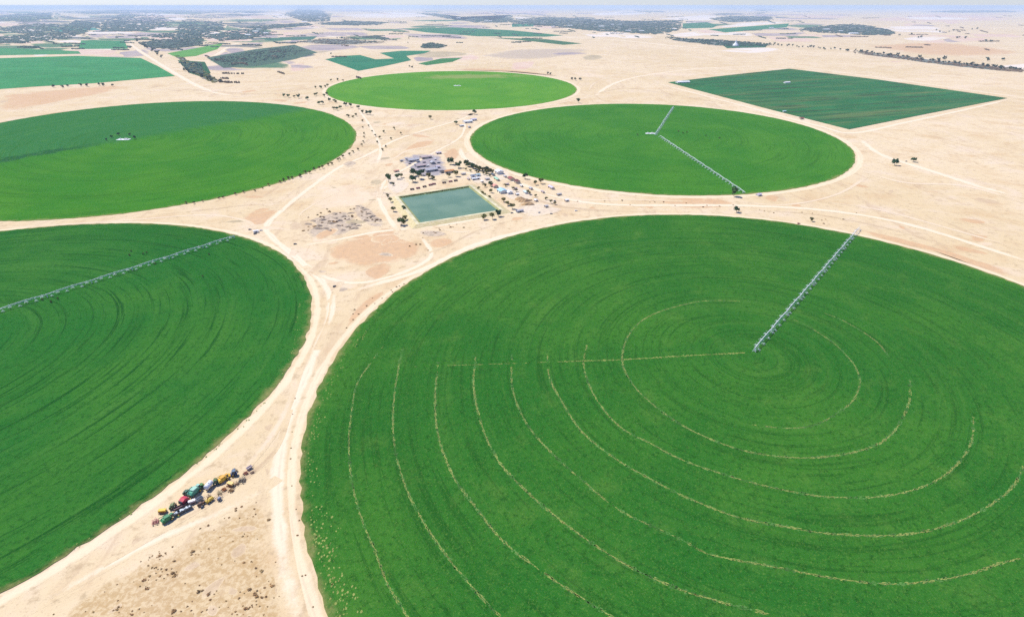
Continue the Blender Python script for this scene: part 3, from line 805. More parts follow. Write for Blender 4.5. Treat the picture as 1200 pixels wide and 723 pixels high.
# far woods: masses
def woods(pts, n, r, h, label, mat='leaf_far', seed=0):
    rr = random.Random(seed); P = pts
    x0, x1 = min(p[0] for p in P), max(p[0] for p in P); y0, y1 = min(p[1] for p in P), max(p[1] for p in P)
    def inside(x, y):
        c = False
        for i in range(len(P)):
            a, b = P[i], P[i - 1]
            if (a[1] > y) != (b[1] > y) and x < (b[0] - a[0]) * (y - a[1]) / (b[1] - a[1]) + a[0]: c = not c
        return c
    mb = MB(); k = 0; tries = 0; n = int(n * 1.3)
    ph = [rr.uniform(0, 6) for _ in range(4)]
    while k < n and tries < n * 30:
        tries += 1
        x, y = rr.uniform(x0, x1), rr.uniform(y0, y1)
        if not inside(x, y): continue
        if math.sin(x * .35 + ph[0]) * math.sin(y * 2.2 + ph[1] + x * .1) < rr.uniform(-1.1, .6) - .1: continue
        q = g(x, y); s = r * rr.uniform(.6, 1.35)
        mb.blob((q.x, q.y, h * .42), s, s, h * .5 * rr.uniform(.7, 1.3), rr, .3); k += 1
    tag(patch('scrub_land', gl(P), M['woodfloor'], .5 + seed % 7 * .02), kind='structure')
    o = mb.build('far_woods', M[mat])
    tag(o, label, 'woods', 'far hazy woods', 'stuff')
WD = [
 ([(-10, 45), (30, 41), (95, 40), (80, 46), (40, 49), (-10, 53)], 380, 16, 9, 'blue-green woods between the pale strips at far left, just behind the green fields'),
 ([(172, 42), (215, 38), (300, 41), (270, 46), (215, 46), (180, 45)], 360, 16, 9, 'long low woods behind the violet-dark block at far left'),
 ([(205, 66), (212, 66), (240, 84), (258, 96), (250, 98), (228, 86)], 130, 7, 5, 'narrow green belt of bushes close along the straight pale road', 'leaf_olive'),
 ([(345, 50), (372, 46), (420, 47), (455, 50), (400, 53)], 170, 11, 6, 'sparse brown scrub on grey land above the notched teal field', 'scrub_far'),
 ([(163, 50), (200, 46), (238, 46), (236, 54), (195, 58), (175, 56)], 380, 14, 8, 'violet-dark woodland block just right of the straight pale road'),
 ([(0, 33), (45, 28), (110, 30), (100, 40), (30, 41), (0, 36)], 520, 24, 10, 'blue woods at the far left, below the white strip'),
 ([(0, 25), (0, 18), (60, 15), (60, 23), (30, 26)], 420, 38, 12, 'bright blue hazy woods touching the left edge near the horizon'),
 ([(75, 31), (90, 24), (118, 28), (115, 33)], 260, 24, 10, 'teal-grey woods below the first white clearing at far left'),
 ([(118, 38), (120, 26), (145, 16), (190, 18), (200, 30), (170, 37)], 900, 28, 11, 'largest violet-blue woods at far left, ahead of the straight road'),
 ([(205, 38), (215, 24), (260, 26), (262, 36), (230, 41)], 420, 24, 10, 'blue-green woods in the far left middle, before the shed town'),
 ([(240, 44), (270, 36), (310, 34), (318, 42), (290, 47), (260, 48)], 380, 20, 10, 'teal woods just left of the pink strips'),
 ([(280, 33), (330, 29), (360, 27.5), (368, 30), (310, 35)], 300, 22, 10, 'thin dark woods line left of the far town'),
 ([(330, 17), (350, 11.5), (375, 12), (388, 18), (385, 26), (360, 26), (345, 22)], 520, 34, 12, 'violet far town woods below the horizon at left centre'),
 ([(368, 28), (410, 25), (455, 26.5), (440, 30), (380, 30)], 260, 24, 10, 'slim slate woods strip right of the violet far town'),
 ([(485, 15.5), (510, 16), (525, 19), (535, 24), (560, 21), (580, 24), (600, 18), (602, 27), (560, 27), (522, 22)], 420, 30, 11, 'broken slate woods left of the far blue woods'),
 ([(598, 24), (640, 20), (690, 22), (740, 25), (800, 24), (795, 36), (770, 41), (735, 39), (690, 36), (640, 31), (600, 29)], 1900, 24, 10, 'long blue woods with pale buildings across the far centre right'),
 ([(935, 35.5), (960, 31), (1000, 28.5), (1020, 31), (1048, 37), (1046, 41), (1015, 42), (985, 39.5), (960, 37.5)], 700, 22, 10, 'compact deep blue woods on the pink plain at far right'),
 ([(496, 52), (505, 50.5), (524, 54), (515, 57), (494, 57)], 130, 12, 8, 'small dark grove in the sand above the notched teal field'),
 ([(418, 44), (440, 42.5), (466, 48), (445, 46)], 130, 14, 8, 'thin brown-green hedge strip left of the small dark grove'),
 ([(210, 73), (236, 74), (238, 88), (222, 85)], 220, 7, 6, 'dark orchard inside the triangle by the straight pale road'),
 ([(245, 70), (300, 60), (340, 55), (360, 60), (330, 69), (270, 78)], 300, 8, 6, 'dark bushes spread over the greyish green field'),
 ([(780, 44), (850, 48), (900, 51.5), (900, 55), (840, 54), (790, 48)], 320, 14, 8, 'teal-grey bushes along the belt by the far white tent'),
 ([(1000, 59.5), (1060, 66), (1100, 71.5), (1200, 82), (1200, 86), (1100, 76), (1050, 69), (1000, 63)], 240, 9, 5, 'low scrub under the roadside row at far right', 'scrub_far'),
 ([(830, 22), (860, 19), (905, 20), (900, 25), (850, 27)], 260, 34, 10, 'faint grey woods close under the horizon at right centre'),
 ([(1080, 14.5), (1120, 12.6), (1190, 13), (1190, 14.8), (1120, 15.5)], 240, 70, 14, 'faint blue line of woods on the right horizon'),
 ([(60, 14.5), (140, 12), (260, 12.5), (330, 14), (200, 16.5), (100, 17)], 420, 60, 14, 'pale blue line of woods on the left horizon')]
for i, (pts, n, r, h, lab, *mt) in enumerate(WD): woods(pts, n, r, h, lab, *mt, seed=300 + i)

def hedges(label, n, x0, x1, y0, y1, seed, mat='leaf_far'):
    rr = random.Random(seed); mb = MB()
    for k in range(n):
        x, y = rr.uniform(x0, x1), rr.uniform(y0, y1); L = rr.uniform(4, 26); sl = rr.choice((-.03, 0, .02, .05, .3)); m = int(L * rr.uniform(1, 2.5))
        if sl == .3: L *= .35
        for q in range(m):
            u = rr.random(); p = g(x + L * u, max(11, y + L * u * sl + rr.gauss(0, .12))); d = p.length / 700
            mb.blob((p.x, p.y, 3), max(4, d * .8) * rr.uniform(.6, 1.3), max(5, d * .9), rr.uniform(3, 6), rr, .3)
    tag(mb.build('far_hedges', M[mat]), label, 'hedges', 'far hedges', 'stuff')
hedges('thin hazy hedges and stray trees between the strip fields at far left', 120, -10, 330, 15, 60, 501)
hedges('thin hazy hedges and stray trees on the far plain at centre', 70, 330, 640, 14, 52, 502)
hedges('thin hazy hedges and stray trees round the far blue woods at right centre', 70, 600, 960, 13, 46, 503)
hedges('scattered faint bushes on the pink far plain at right', 30, 940, 1210, 16, 60, 504, 'scrub_far')
hedges('low bushes along tracks between the straight road and the farthest circle', 15, 230, 420, 52, 100, 505, 'scrub_far')

# ------------------------------------------------------------------ dry shrubs on the sand
def shrub_mesh(seed, mat):
    rr = random.Random(seed); c = MB()
    for k in range(3): c.blob((rr.uniform(-.4, .4), rr.uniform(-.4, .4), .25), .5, .5, .35, rr, .4)
    for k in range(46):
        a = rr.uniform(0, 6.28); r = rr.uniform(.1, 1.0); c.leaf((r * math.cos(a), r * math.sin(a), rr.uniform(.1, .8) * (1.1 - .6 * r)), .22, rr)
    me = bpy.data.meshes.new('desert_shrub'); me.from_pydata(c.v, [], c.f); me.materials.append(mat); return me
SHR = [shrub_mesh(i, M['scrub'] if i % 2 else M['scrub_dark']) for i in range(6)]
def shrub(px, py, s, label, group):
    o = bpy.data.objects.new('desert_shrub', RNG.choice(SHR)); COL.objects.link(o)
    o.location = g(px, py); o.scale = (s, s * RNG.uniform(.8, 1.2), s * RNG.uniform(.7, 1.1)); o.rotation_euler = (0, 0, RNG.uniform(0, 6.28))
    return tag(o, label, 'shrub', group)
def tri(px, py):
    return py > 723 - (px - 20) * .5 - 20 and py > 597 - (px - 250) * .55 + 12 and px < 318 + (py - 580) * .12 and py < 730
k = 0
cl = [(RNG.uniform(120, 320), RNG.uniform(595, 720)) for _ in range(26)]
while k < 165:
    if RNG.random() < .55: c = RNG.choice(cl); px, py = c[0] + RNG.gauss(0, 9), c[1] + RNG.gauss(0, 6)
    else: px, py = RNG.uniform(60, 335), RNG.uniform(585, 728)
    if not tri(px, py): continue
    shrub(px, py, RNG.choice((.4, .5, .5, .6, .7, .9, 1.3)), 'dry brown shrub dotting the sandy triangle between the two tracks at lower left', 'shrubs on the sandy triangle'); k += 1
for px, py in along([(356, 264), (375, 258), (392, 251), (405, 256), (418, 262)], 34, 12, 8):
    shrub(px, py, RNG.uniform(1.2, 2.6), 'grey brown shrub among the rough mounds left of the pond', 'shrubs among the mounds')
for px, py in along([(415, 245), (428, 252), (445, 263)], 14, 6, 4):
    shrub(px, py, RNG.uniform(1.2, 2.4), 'brown shrub on the slope between the mounds and the pond track', 'shrubs beside the pond track')
for px, py in along([(500, 272), (520, 268), (545, 262), (480, 285), (505, 295)], 16, 8, 4):
    shrub(px, py, RNG.uniform(1.2, 2.0), 'low shrub on the strip below the pond bank', 'shrubs below the pond')
for px, py in along([(670, 236), (740, 236), (830, 243), (900, 246), (985, 262), (1010, 250)], 26, 10, 4):
    shrub(px, py, RNG.uniform(1.2, 2.0), 'brown shrub on the sand neck between the near and mid circles', 'shrubs on the sand neck')
for px, py in along([(400, 385), (425, 362), (455, 342), (480, 330)], 14, 5, 4):
    shrub(px, py, RNG.uniform(.8, 1.4), 'small shrub on the narrow spit beside the near circle\'s upper left rim', 'shrubs on the spit')
for px, py in along([(350, 450), (342, 520), (346, 600), (358, 680), (366, 715)], 12, 3, 8):
    shrub(px, py, RNG.uniform(.5, .9), 'tiny shrub on the verge of the near circle\'s left rim', 'shrubs on the verge')

# ------------------------------------------------------------------ spoil heaps
def heap_mesh(seed):
    rr = random.Random(seed); n = 14; rows = 5; vs = []; fs = []
    wob = [rr.uniform(.7, 1.25) for _ in range(n)]
    for k in range(rows):
        t = k / (rows - 1); r = 1 - t * .93
        for i in range(n):
            a = 2 * PI * i / n; q = r * (wob[i] * (1 - t) + t) * rr.uniform(.93, 1.07)
            vs.append((q * math.cos(a), q * math.sin(a) * .6, (1 - (1 - t) ** 1.7) * .55 * rr.uniform(.9, 1.1) if k else -.02))
    for k in range(rows - 1):
        for i in range(n): fs.append((k * n + i, k * n + (i + 1) % n, (k + 1) * n + (i + 1) % n, (k + 1) * n + i))
    fs.append(tuple(range((rows - 1) * n, rows * n)))
    me = bpy.data.meshes.new('spoil_heap'); me.from_pydata(vs, [], fs); me.materials.append(M['heap']); return me
M['heap'] = mono('dug earth', (.40, .31, .22), .95, var=.35, scale=.6, dust=.3)
M['tan_heap'] = mono('tan earth', (.55, .36, .18), .95, var=.3, scale=.4, dust=.2)
HP = [heap_mesh(60 + i) for i in range(4)]
def heap(px, py, s, label, group=None, mat=None):
    me = RNG.choice(HP)
    if mat: me = me.copy(); me.materials[0] = mat
    o = bpy.data.objects.new('spoil_heap', me); COL.objects.link(o)
    o.location = g(px, py); o.scale = (s * RNG.uniform(.8, 1.3), s * RNG.uniform(.8, 1.3), s * RNG.uniform(.5, .8)); o.rotation_euler = (0, 0, RNG.uniform(-.9, .6))
    return tag(o, label, 'mound', group)
for px, py in [(361, 263), (367, 259), (374, 265), (381, 268), (388, 262), (393, 256), (398, 259), (403, 254), (408, 258), (396, 265), (386, 270), (413, 263), (408, 266), (420, 265), (378, 258), (392, 251), (415, 268), (372, 268), (402, 270), (411, 250)]:
    heap(px, py, RNG.uniform(4, 7), 'low grey brown heap of dug earth in the rough patch left of the pond', 'spoil heaps left of the pond')
for px, py in [(419, 242), (424, 244), (428, 246), (436, 254), (440, 257), (445, 258), (432, 251), (429, 259)]:
    heap(px, py, RNG.uniform(4, 6), 'orange brown heap of dug earth on the slope beside the pond track', 'spoil heaps by the pond track')
heap(609, 234, 12, 'tan earth mound, upper end of the curved ridge right of the pond', 'curved ridge of tan earth', M['tan_heap'])
heap(615, 236, 12, 'tan earth mound in the middle of the curved ridge right of the pond', 'curved ridge of tan earth', M['tan_heap'])
heap(619, 240, 11, 'tan earth mound, low end of the curved ridge right of the pond', 'curved ridge of tan earth', M['tan_heap'])

# ------------------------------------------------------------------ pond
def water_mat():
    m, nt, p = new_mat('pond water'); T = NT(nt)
    a = T.noise(T.pos(), .02, 4)
    T.link(T.mix(T.ramp(a, .35, .65), (.11, .20, .085), (.16, .25, .12)), p.inputs['Base Color'])
    p.inputs['Roughness'].default_value = .2; p.inputs['Specular IOR Level'].default_value = .3
    b = T.n('ShaderNodeBump'); b.inputs['Strength'].default_value = .12; b.inputs['Distance'].default_value = .3
    T.link(T.noise(T.pos(), .5, 3), b.inputs['Height']); T.link(b.outputs[0], p.inputs['Normal'])
    return m
PW = [g(469.5, 231.8, 1.8), g(549, 219.5, 1.8), g(583, 246.5, 1.8), g(493, 261, 1.8)]
pc = sum(PW, Vector()) / 4
def grow(d, z):
    out = []
    for i in range(4):
        a, b, c = PW[i - 1], PW[i], PW[(i + 1) % 4]
        e1, e2 = (b - a).normalized(), (c - b).normalized()
        n1, n2 = Vector((-e1.y, e1.x, 0)), Vector((-e2.y, e2.x, 0))
        if n1.dot(b - pc) < 0: n1 = -n1
        if n2.dot(b - pc) < 0: n2 = -n2
        q = b + (n1 + n2) * (d / (1 + n1.dot(n2)))
        out.append(Vector((q.x, q.y, z)))
    return out
def frame_ring(name, rings, mat, attr=None):
    vs = []; fs = []; n = 0; sub = 14
    for ri, r in enumerate(rings):
        for i in range(4):
            for k in range(sub):
                p = r[i].lerp(r[(i + 1) % 4], k / sub); vs.append(tuple(p))
    N = 4 * sub
    for r in range(len(rings) - 1):
        for i in range(N):
            j = (i + 1) % N; fs.append((r * N + i, r * N + j, (r + 1) * N + j, (r + 1) * N + i))
    o = raw(name, vs, fs, mat, attrs={'edge': [1.0] * len(vs)})
    o.data.flip_normals() if o.data.polygons[0].normal.z < 0 else None
    return o
tag(raw('pond_water', [tuple(p) for p in grow(2, 1.8)], [(0, 3, 2, 1)], water_mat()), kind='structure')
bpy.data.objects['pond_water'].data.flip_normals() if bpy.data.objects['pond_water'].data.polygons[0].normal.z < 0 else None
bank = empty('pond_bank', (0, 0, 0))
tag(bank, 'pale earth bank with a lined rim enclosing the four-sided green pond', 'embankment')
for nm, rg, mt in (('outer_slope', [grow(19, -.1), grow(9, 3.2)], M['berm']), ('rim', [grow(9, 3.2), grow(8.4, 3.35), grow(4.2, 3.35), grow(3.6, 3.2)], M['liner']),
                   ('inner_slope', [grow(3.6, 3.2), grow(-2, 1.0)], mono('algae on liner', (.30, .31, .10), .8, scale=.06, dust=.4))):
    frame_ring(nm, rg, mt).parent = bank
def reed_strip():
    rr = random.Random(5); mb = MB(); a, b = grow(1, 2.0)[0], grow(1, 2.0)[1]
    for k in range(700):
        t = rr.random(); p = a.lerp(b, t) + Vector((rr.uniform(-1, 1), rr.uniform(-2.5, 2.5), 0))
        h = rr.uniform(.6, 1.7); w = rr.uniform(.4, .9)
        mb.blob((p.x, p.y, 2.2 + h * .3), w, w, h * .5, rr, .45)
    tag(mb.build('reeds', M['leaf_olive']), 'olive green reeds fringing the far edge of the pond', 'reeds', None, 'stuff')
reed_strip()
PYAW = math.atan2((PW[1] - PW[0]).y, (PW[1] - PW[0]).x)
PYAW2 = math.atan2((PW[2] - PW[1]).y, (PW[2] - PW[1]).x)

# ------------------------------------------------------------------ buildings
def shed(px, py, L, W, H, yaw, roof, wall, label, group='farm sheds and huts', name='farm_shed', flat=False, doors=2, cat='shed'):
    """gabled (or lean-to) farm building: walls, roof, doors, windows"""
    e = empty(name, g(px, py), yaw); tag(e, label, cat, group)
    rise = 0 if flat else W * .16
    w = MB()
    if flat: w.prism([(-L / 2, 0), (L / 2, 0), (L / 2, H), (-L / 2, H)], -W / 2, W / 2)
    else:
        h = W / 2
        for sx in (0,):
            vs = [(sx_, y, z) for sx_ in (-L / 2, L / 2) for y, z in ((-h, 0), (h, 0), (h, H), (0, H + rise), (-h, H))]
            w.add(vs, [(0, 1, 2, 3, 4), (9, 8, 7, 6, 5), (0, 4, 9, 5), (1, 6, 7, 2), (2, 7, 8, 3), (3, 8, 9, 4)])
    w.build('wall', wall, e)
    r = MB(); o = .5; t = .18
    if flat:
        r.box((0, 0, H + .16), (L + .5, W + .5, .3))
    else:
        h = W / 2 + o; z0 = H - rise * o / (W / 2)
        for sgn in (-1, 1):
            vs = [(x, y, z + dz) for dz in (.05, .05 + t) for x, y, z in ((-L / 2 - o, sgn * h, z0), (L / 2 + o, sgn * h, z0), (L / 2 + o, 0, H + rise), (-L / 2 - o, 0, H + rise))]
            r.add(vs, [(0, 1, 2, 3), (4, 5, 6, 7), (0, 1, 5, 4), (1, 2, 6, 5), (2, 3, 7, 6), (3, 0, 4, 7)])
    ro = r.build('roof', roof, e)
    for k in range(doors):
        d = MB(); x = L * (-.3 + .6 * k / max(1, doors - 1)) if doors > 1 else 0
        d.box((x, -W / 2 - .06, min(H * .4, 1.6)), (min(3.2, L * .2), .12, min(H * .8, 3.2)), bev=.03)
        dd = d.build('door', M['dark_metal'], e)
    for k in range(max(2, int(L / 6))):
        x = L * (-.42 + .84 * (k + .5) / max(2, int(L / 6))) + 1.2
        f = MB(); f.box((x, W / 2 + .05, H * .6), (1.3, .1, .9), bev=.02); fo = f.build('window', M['glass'], e)
    return e
R_ORANGE = mono('orange roof', (.62, .27, .09), .8, scale=.3); R_GREY = mono('grey roof', (.42, .42, .46), .7, scale=.3)
R_LAV = mono('lavender roof', (.60, .54, .66), .7, scale=.3); R_BLUE = mono('light blue roof', (.36, .58, .68), .6, scale=.3)
R_RED = mono('maroon roof', (.30, .06, .055), .7, scale=.3); R_SAL = mono('salmon roof', (.72, .32, .24), .7, scale=.3)
R_WHITE = mono('white roof', (.82, .82, .82), .6, scale=.3, dust=.12); R_GREEN = mono('pale green roof', (.32, .60, .42), .6, scale=.3)
R_ROSE = mono('rose grey roof', (.48, .38, .38), .75, scale=.3)
W_SAND = mono('sand plaster', (.58, .48, .36), .9, scale=.4); W_WHITE = mono('white plaster', (.78, .76, .70), .9, scale=.4); W_GREY = mono('grey block wall', (.35, .34, .33), .9, scale=.4)
A, B = PYAW, PYAW2
shed(526, 202.5, 20, 9, 4.5, A, R_ORANGE, W_SAND, 'orange-roofed shed above the middle of the pond', )
shed(517.5, 202.8, 6, 7, 4, A, mono('dark roof', (.06, .05, .05), .8), W_GREY, 'small near-black hut against the left end of the orange-roofed shed', doors=1)
shed(484, 189, 24, 14, 4, A, R_GREY, W_GREY, 'grey open shed at the back left of the grey yard')
shed(499, 185.5, 24, 12, 4, A, R_ROSE, W_SAND, 'rose grey shed along the back of the grey yard')
shed(507, 192, 13, 9, 4, B, R_GREY, W_GREY, 'grey shed at the right side of the grey yard')
shed(493, 195.5, 22, 12, 3.6, A, R_ROSE, W_GREY, 'low rose grey shed in the middle of the grey yard')
shed(505, 200.5, 26, 14, 4, A, R_GREY, W_GREY, 'long grey shed at the front of the grey yard')
shed(513, 197, 8, 7, 3.5, A, R_LAV, W_GREY, 'small lavender hut at the front right corner of the grey yard', doors=1)
shed(470.5, 189.5, 6, 5, 3, A, R_GREY, W_GREY, 'lone slate grey hut left of the grey yard', doors=1)
shed(514, 180.5, 12, 6, 3.5, A, R_LAV, W_SAND, 'pale lavender shed behind the grey yard')
shed(464.5, 201.5, 10, 5, 3, A, R_SAL, W_SAND, 'flat salmon hut alone on the track left of the grey yard', doors=1)
shed(554, 207.5, 9, 6, 3.6, A, mono('steel blue roof', (.16, .24, .36), .6), W_WHITE, 'steel blue roofed hut above the pond\'s upper right corner', doors=1)
shed(560, 206.5, 9, 6, 3.6, A, R_BLUE, W_WHITE, 'pale blue hut right of the steel blue one', doors=1)
shed(557, 210.5, 16, 7, 3.2, A, R_WHITE, W_WHITE, 'white hut in front of the steel blue and pale blue huts')
shed(585, 203.5, 15, 13, 5.5, B, R_WHITE, W_WHITE, 'tall white building by the rim of the mid circle', 'farm sheds and huts', 'farm_building', cat='building')
shed(582, 211, 20, 5, 3.2, B, R_GREEN, W_SAND, 'narrow pale green roofed shed in front of the tall white building')
shed(578, 206, 6, 5, 3, B, mono('slate roof', (.10, .14, .17), .7), W_GREY, 'little slate hut at the left foot of the tall white building', doors=1)
shed(599, 211, 15, 9, 4, B, R_RED, W_SAND, 'maroon-roofed shed, left and paler of the two by the mid circle')
shed(606, 214.5, 13, 8, 4.5, B, mono('dark maroon roof', (.12, .02, .02), .75), W_SAND, 'darkest maroon shed, right of the paler maroon shed')
shed(580, 219.5, 11, 9, 3.6, B, R_SAL, W_SAND, 'salmon-roofed hut above the light blue shed', doors=1)
shed(588.5, 225.5, 18, 14, 4.2, B, R_BLUE, W_WHITE, 'light blue roofed shed nearest the pond\'s right bank')
shed(597, 227, 10, 9, 3.6, B, R_WHITE, W_WHITE, 'white hut joined to the right of the light blue shed', doors=1)
shed(616, 226.5, 10, 6, 3, B, mono('pale aqua roof', (.55, .70, .68), .7), W_WHITE, 'pale aqua hut on the open sand right of the white hut', doors=1)
shed(646, 221, 16, 6, 3.4, B, R_LAV, W_SAND, 'lavender-roofed shed near the rim of the mid circle, farthest right')
shed(609, 248.5, 12, 5, 2.8, A, R_GREY, W_GREY, 'grey hut below the tan earth ridge', doors=1)
shed(548, 144, 26, 14, 5, A, R_WHITE, W_WHITE, 'biggest white shed at the left rim of the mid circle', 'farm sheds and huts')
shed(555, 141.5, 16, 11, 4.5, A, R_LAV, W_WHITE, 'lavender white shed behind the biggest white shed')
shed(541, 148.5, 12, 7, 3.5, A, R_WHITE, W_GREY, 'small white hut in front of the biggest white shed', doors=1)
shed(550, 150, 10, 6, 3.2, B, R_GREY, W_GREY, 'small grey hut right of the small white hut by the mid circle', doors=1)
shed(889, 229.5, 10, 6, 3, A, R_LAV, W_WHITE, 'pale lavender pump hut at the foot of the mid circle by its long arm', doors=1)
shed(919, 131.5, 10, 7, 3.4, .2, mono('aqua roof', (.45, .68, .66), .6), W_WHITE, 'aqua hut between the mid circle and the dark four-cornered field', doors=1)
shed(939, 140, 12, 8, 4, .2, R_RED, W_SAND, 'dark reddish hut right of the aqua hut by the four-cornered field', doors=1)
shed(800, 97.5, 60, 22, 5, .3, R_WHITE, W_WHITE, 'long white sheet-roofed shed inside the left corner of the four-cornered field', 'far sheds')
shed(922, 98, 26, 14, 5, .3, R_WHITE, W_WHITE, 'white shed in the middle of the four-cornered field', 'far sheds', doors=1)
shed(300, 272.5, 7, 4, 3, A, R_WHITE, W_WHITE, 'white pump hut at the outer end of the left circle\'s arm', doors=1)
for px, py, rt, lab in [(565, 214, 'white', 0), (571, 211, 'grey', 0), (592, 208, 'grey', 0), (594, 217, 'rose', 0), (611, 219, 'white', 0), (622, 222, 'grey', 0), (604, 222, 'rose', 0), (628, 236, 'white', 0), (606, 229, 'white', 0), (636, 226, 'rose', 0), (655, 229, 'grey', 0), (664, 236, 'white', 0), (549, 211, 'rose', 0), (543, 205, 'grey', 0), (640, 243, 'grey', 0)]:
    shed(px, py, RNG.uniform(5, 9), RNG.uniform(3.5, 5), 2.8, RNG.choice((A, B)), {'white': R_WHITE, 'grey': R_GREY, 'rose': R_ROSE}[rt], W_SAND, 'tiny ' + rt + '-roofed hut scattered in the dusty yard right of the pond', 'tiny ' + rt + ' huts right of the pond', doors=1, cat='hut')
for k, (px, py) in enumerate([(476, 187), (480, 192.5), (487, 193.5), (490, 190.5), (497, 191), (501, 195.5), (496, 199.5), (489, 201), (510, 187.5), (514, 191.5), (504, 189)]):
    shed(px, py, RNG.uniform(5, 8), 3.2, 2.6, RNG.choice((A, B)), (R_GREY, R_ROSE, R_WHITE)[k % 3], W_GREY, 'small ' + ('grey', 'rose grey', 'white')[k % 3] + ' lean-to packed between the sheds of the grey yard', ('grey', 'rose grey', 'white')[k % 3] + ' lean-tos in the yard', doors=1, flat=True, cat='hut')
for px, py in along([(560, 222), (566, 228), (574, 233)], 5, .6, .5) + along([(588, 219), (612, 225), (640, 236), (655, 242)], 9, 2, 1.5) + along([(545, 200), (560, 203), (578, 209)], 7, 1, .8):
    plant_tree('olive', px, py, .9, 'small olive tree among the huts right of the pond', 'small trees among the huts')
for pts in ([(546, 206), (566, 203), (580, 212), (560, 216)], [(576, 200), (592, 199), (598, 208), (584, 211)], [(582, 222), (606, 219), (628, 230), (604, 236)], [(452, 210), (466, 204), (480, 214), (470, 226), (456, 224)], [(600, 245), (630, 238), (660, 246), (625, 254)]):
    tag(patch('pale_yard', gl(pts), M['pale_yard'], 1.2), kind='structure')
# far tent and town sheds
def far_tent():
    e = empty('white_tent', g(862, 54.5)); tag(e, 'tall pointed white tent standing on the far plain', 'tent')
    r = MB(); r.lathe([(5, 27), (12, 22), (26, 9), (46, 1.2), (52, .5)], 'z', n=12); r.build('canopy', R_WHITE, e)
    w = MB(); w.lathe([(0, 25), (5.2, 25)], 'z', n=12); w.build('wall', W_WHITE, e)
    p = MB(); p.tube((0, 0, 50), (0, 0, 60), .6); p.build('pole', M['steel'], e)
far_tent()
def far_shed(px, py, L, W, H, label, roof=R_WHITE): shed(px, py, L, W, H, RNG.uniform(-.3, .3), roof, W_WHITE, label, 'far town sheds', doors=1)
for i, (px, py, L, lab) in enumerate([(668, 31, 80, 'white'), (705, 32, 90, 'white'), (727, 29.5, 60, 'white'), (736, 37, 70, 'white'), (752, 37.5, 60, 'white'), (648, 32, 60, 'white'), (790, 35, 60, 'white'), (718, 30, 50, 'white'),
        (300, 38, 80, 'w'), (291, 42, 70, 'w'), (303, 35.5, 60, 'w'), (357, 26.5, 110, 'w'), (362, 16.5, 120, 'w'), (375, 21, 110, 'w'), (350, 18, 110, 'w'), (312, 40, 60, 'w'),
        (968, 35.5, 90, 'w'), (985, 37.5, 60, 'w'), (1000, 40.5, 100, 'w'), (904, 33.5, 60, 'w'), (537, 22, 120, 'w'), (570, 25, 90, 'w'), (575, 25.5, 70, 'w')]):
    grp = 'in the far blue woods at right centre' if 600 < px < 800 else ('in the violet woods of the far town at left' if px < 400 else ('among the deep blue woods at far right' if px > 900 else 'in the broken slate woods at far centre'))
    far_shed(px, py, L, L * .45, 9, 'small white shed ' + grp)

# parked trucks above the pond and cars by the sheds
def wheel(parent, c, r, w, rim='rim_white'):
    t = MB(); t.lathe([(-w / 2, r * .8), (-w / 2 * .85, r * .96), (-w * .2, r), (w * .2, r), (w / 2 * .85, r * .96), (w / 2, r * .8)], 'y', c, 14)
    o = t.build('wheel', M['tyre'], parent)
    q = MB(); q.lathe([(-w / 2 - .03, r * .5), (-w * .3, r * .58), (w * .3, r * .58), (w / 2 + .03, r * .5)], 'y', c, 12); q.build('rim', M[rim], o)
    return o
def truck(px, py, yaw, col, bed, label, group):
    e = empty('truck', g(px, py), yaw); tag(e, label, 'truck', group)
    b = MB(); b.box((2.9, 0, 1.75), (1.9, 2.3, 2.1), (.85, .95), shift=-.1, bev=.15); b.box((3.6, 0, 1.1), (.6, 2.2, .8)); b.build('cab', col, e)
    b = MB(); b.box((3.72, 0, 2.2), (.1, 1.9, .8), bev=.03); b.build('windscreen', M['glass'], e)
    b = MB(); b.box((-.9, 0, 1.9), (5.4, 2.4, 2.0), bev=.1); b.build('cargo_box', bed, e)
    b = MB(); b.box((0, 0, .8), (7.4, 1.0, .25)); b.build('chassis', M['dark_metal'], e)
    for x in (2.7, -1.6, -2.7):
        for y in (-1.0, 1.0): wheel(e, (x, y, .5), .5, .35)
mar = paint('maroon', (.22, .045, .075)); dk = paint('dark plum', (.07, .03, .035))
for i, (px, py, c, lab) in enumerate([(483, 222.8, dk, 'nearly black truck at the left end of the row parked above the pond'), (490, 221.4, mar, 'maroon truck second from the left in the row above the pond'),
        (497.5, 219.6, dk, 'dark plum truck in the middle of the row above the pond'), (504.5, 217.6, mar, 'maroon truck right of the dark plum one above the pond'),
        (508.5, 216.6, mar, 'maroon truck ending the left group above the pond'), (520.5, 215, dk, 'dark truck starting the right group above the pond'), (528, 213.6, mar, 'maroon truck of the right group above the pond'), (534, 212.6, dk, 'last dark truck at the right end of the row above the pond')]):
    truck(px, py, A + RNG.uniform(-.1, .1), c, c, lab, 'trucks parked above the pond')
def car(px, py, yaw, col, label, group='cars parked about the farm'):
    e = empty('parked_car', g(px, py), yaw); tag(e, label, 'car', group)
    b = MB(); b.prism([(-2.3, .35), (2.3, .35), (2.35, .75), (2.1, .98), (.9, 1.08), (-2.2, 1.08), (-2.35, .8)], -.9, .9)
    b.prism([(-2.0, 1.07), (1.0, 1.07), (.3, 1.66), (-1.7, 1.66)], -.78, .78); b.build('body', col, e)
    b = MB(); b.add([(.98, -.7, 1.1), (.98, .7, 1.1), (.36, .66, 1.62), (.36, -.66, 1.62)], [(0, 1, 2, 3)]); b.build('windscreen', M['glass'], e)
    for y in (-.795, .795):
        b = MB(); b.box((-.45, y, 1.36), (1.7, .03, .36), bev=.01); b.build('window', M['glass'], e)
    for x in (-1.45, 1.45):
        for y in (-.82, .82): wheel(e, (x, y, .36), .36, .24)
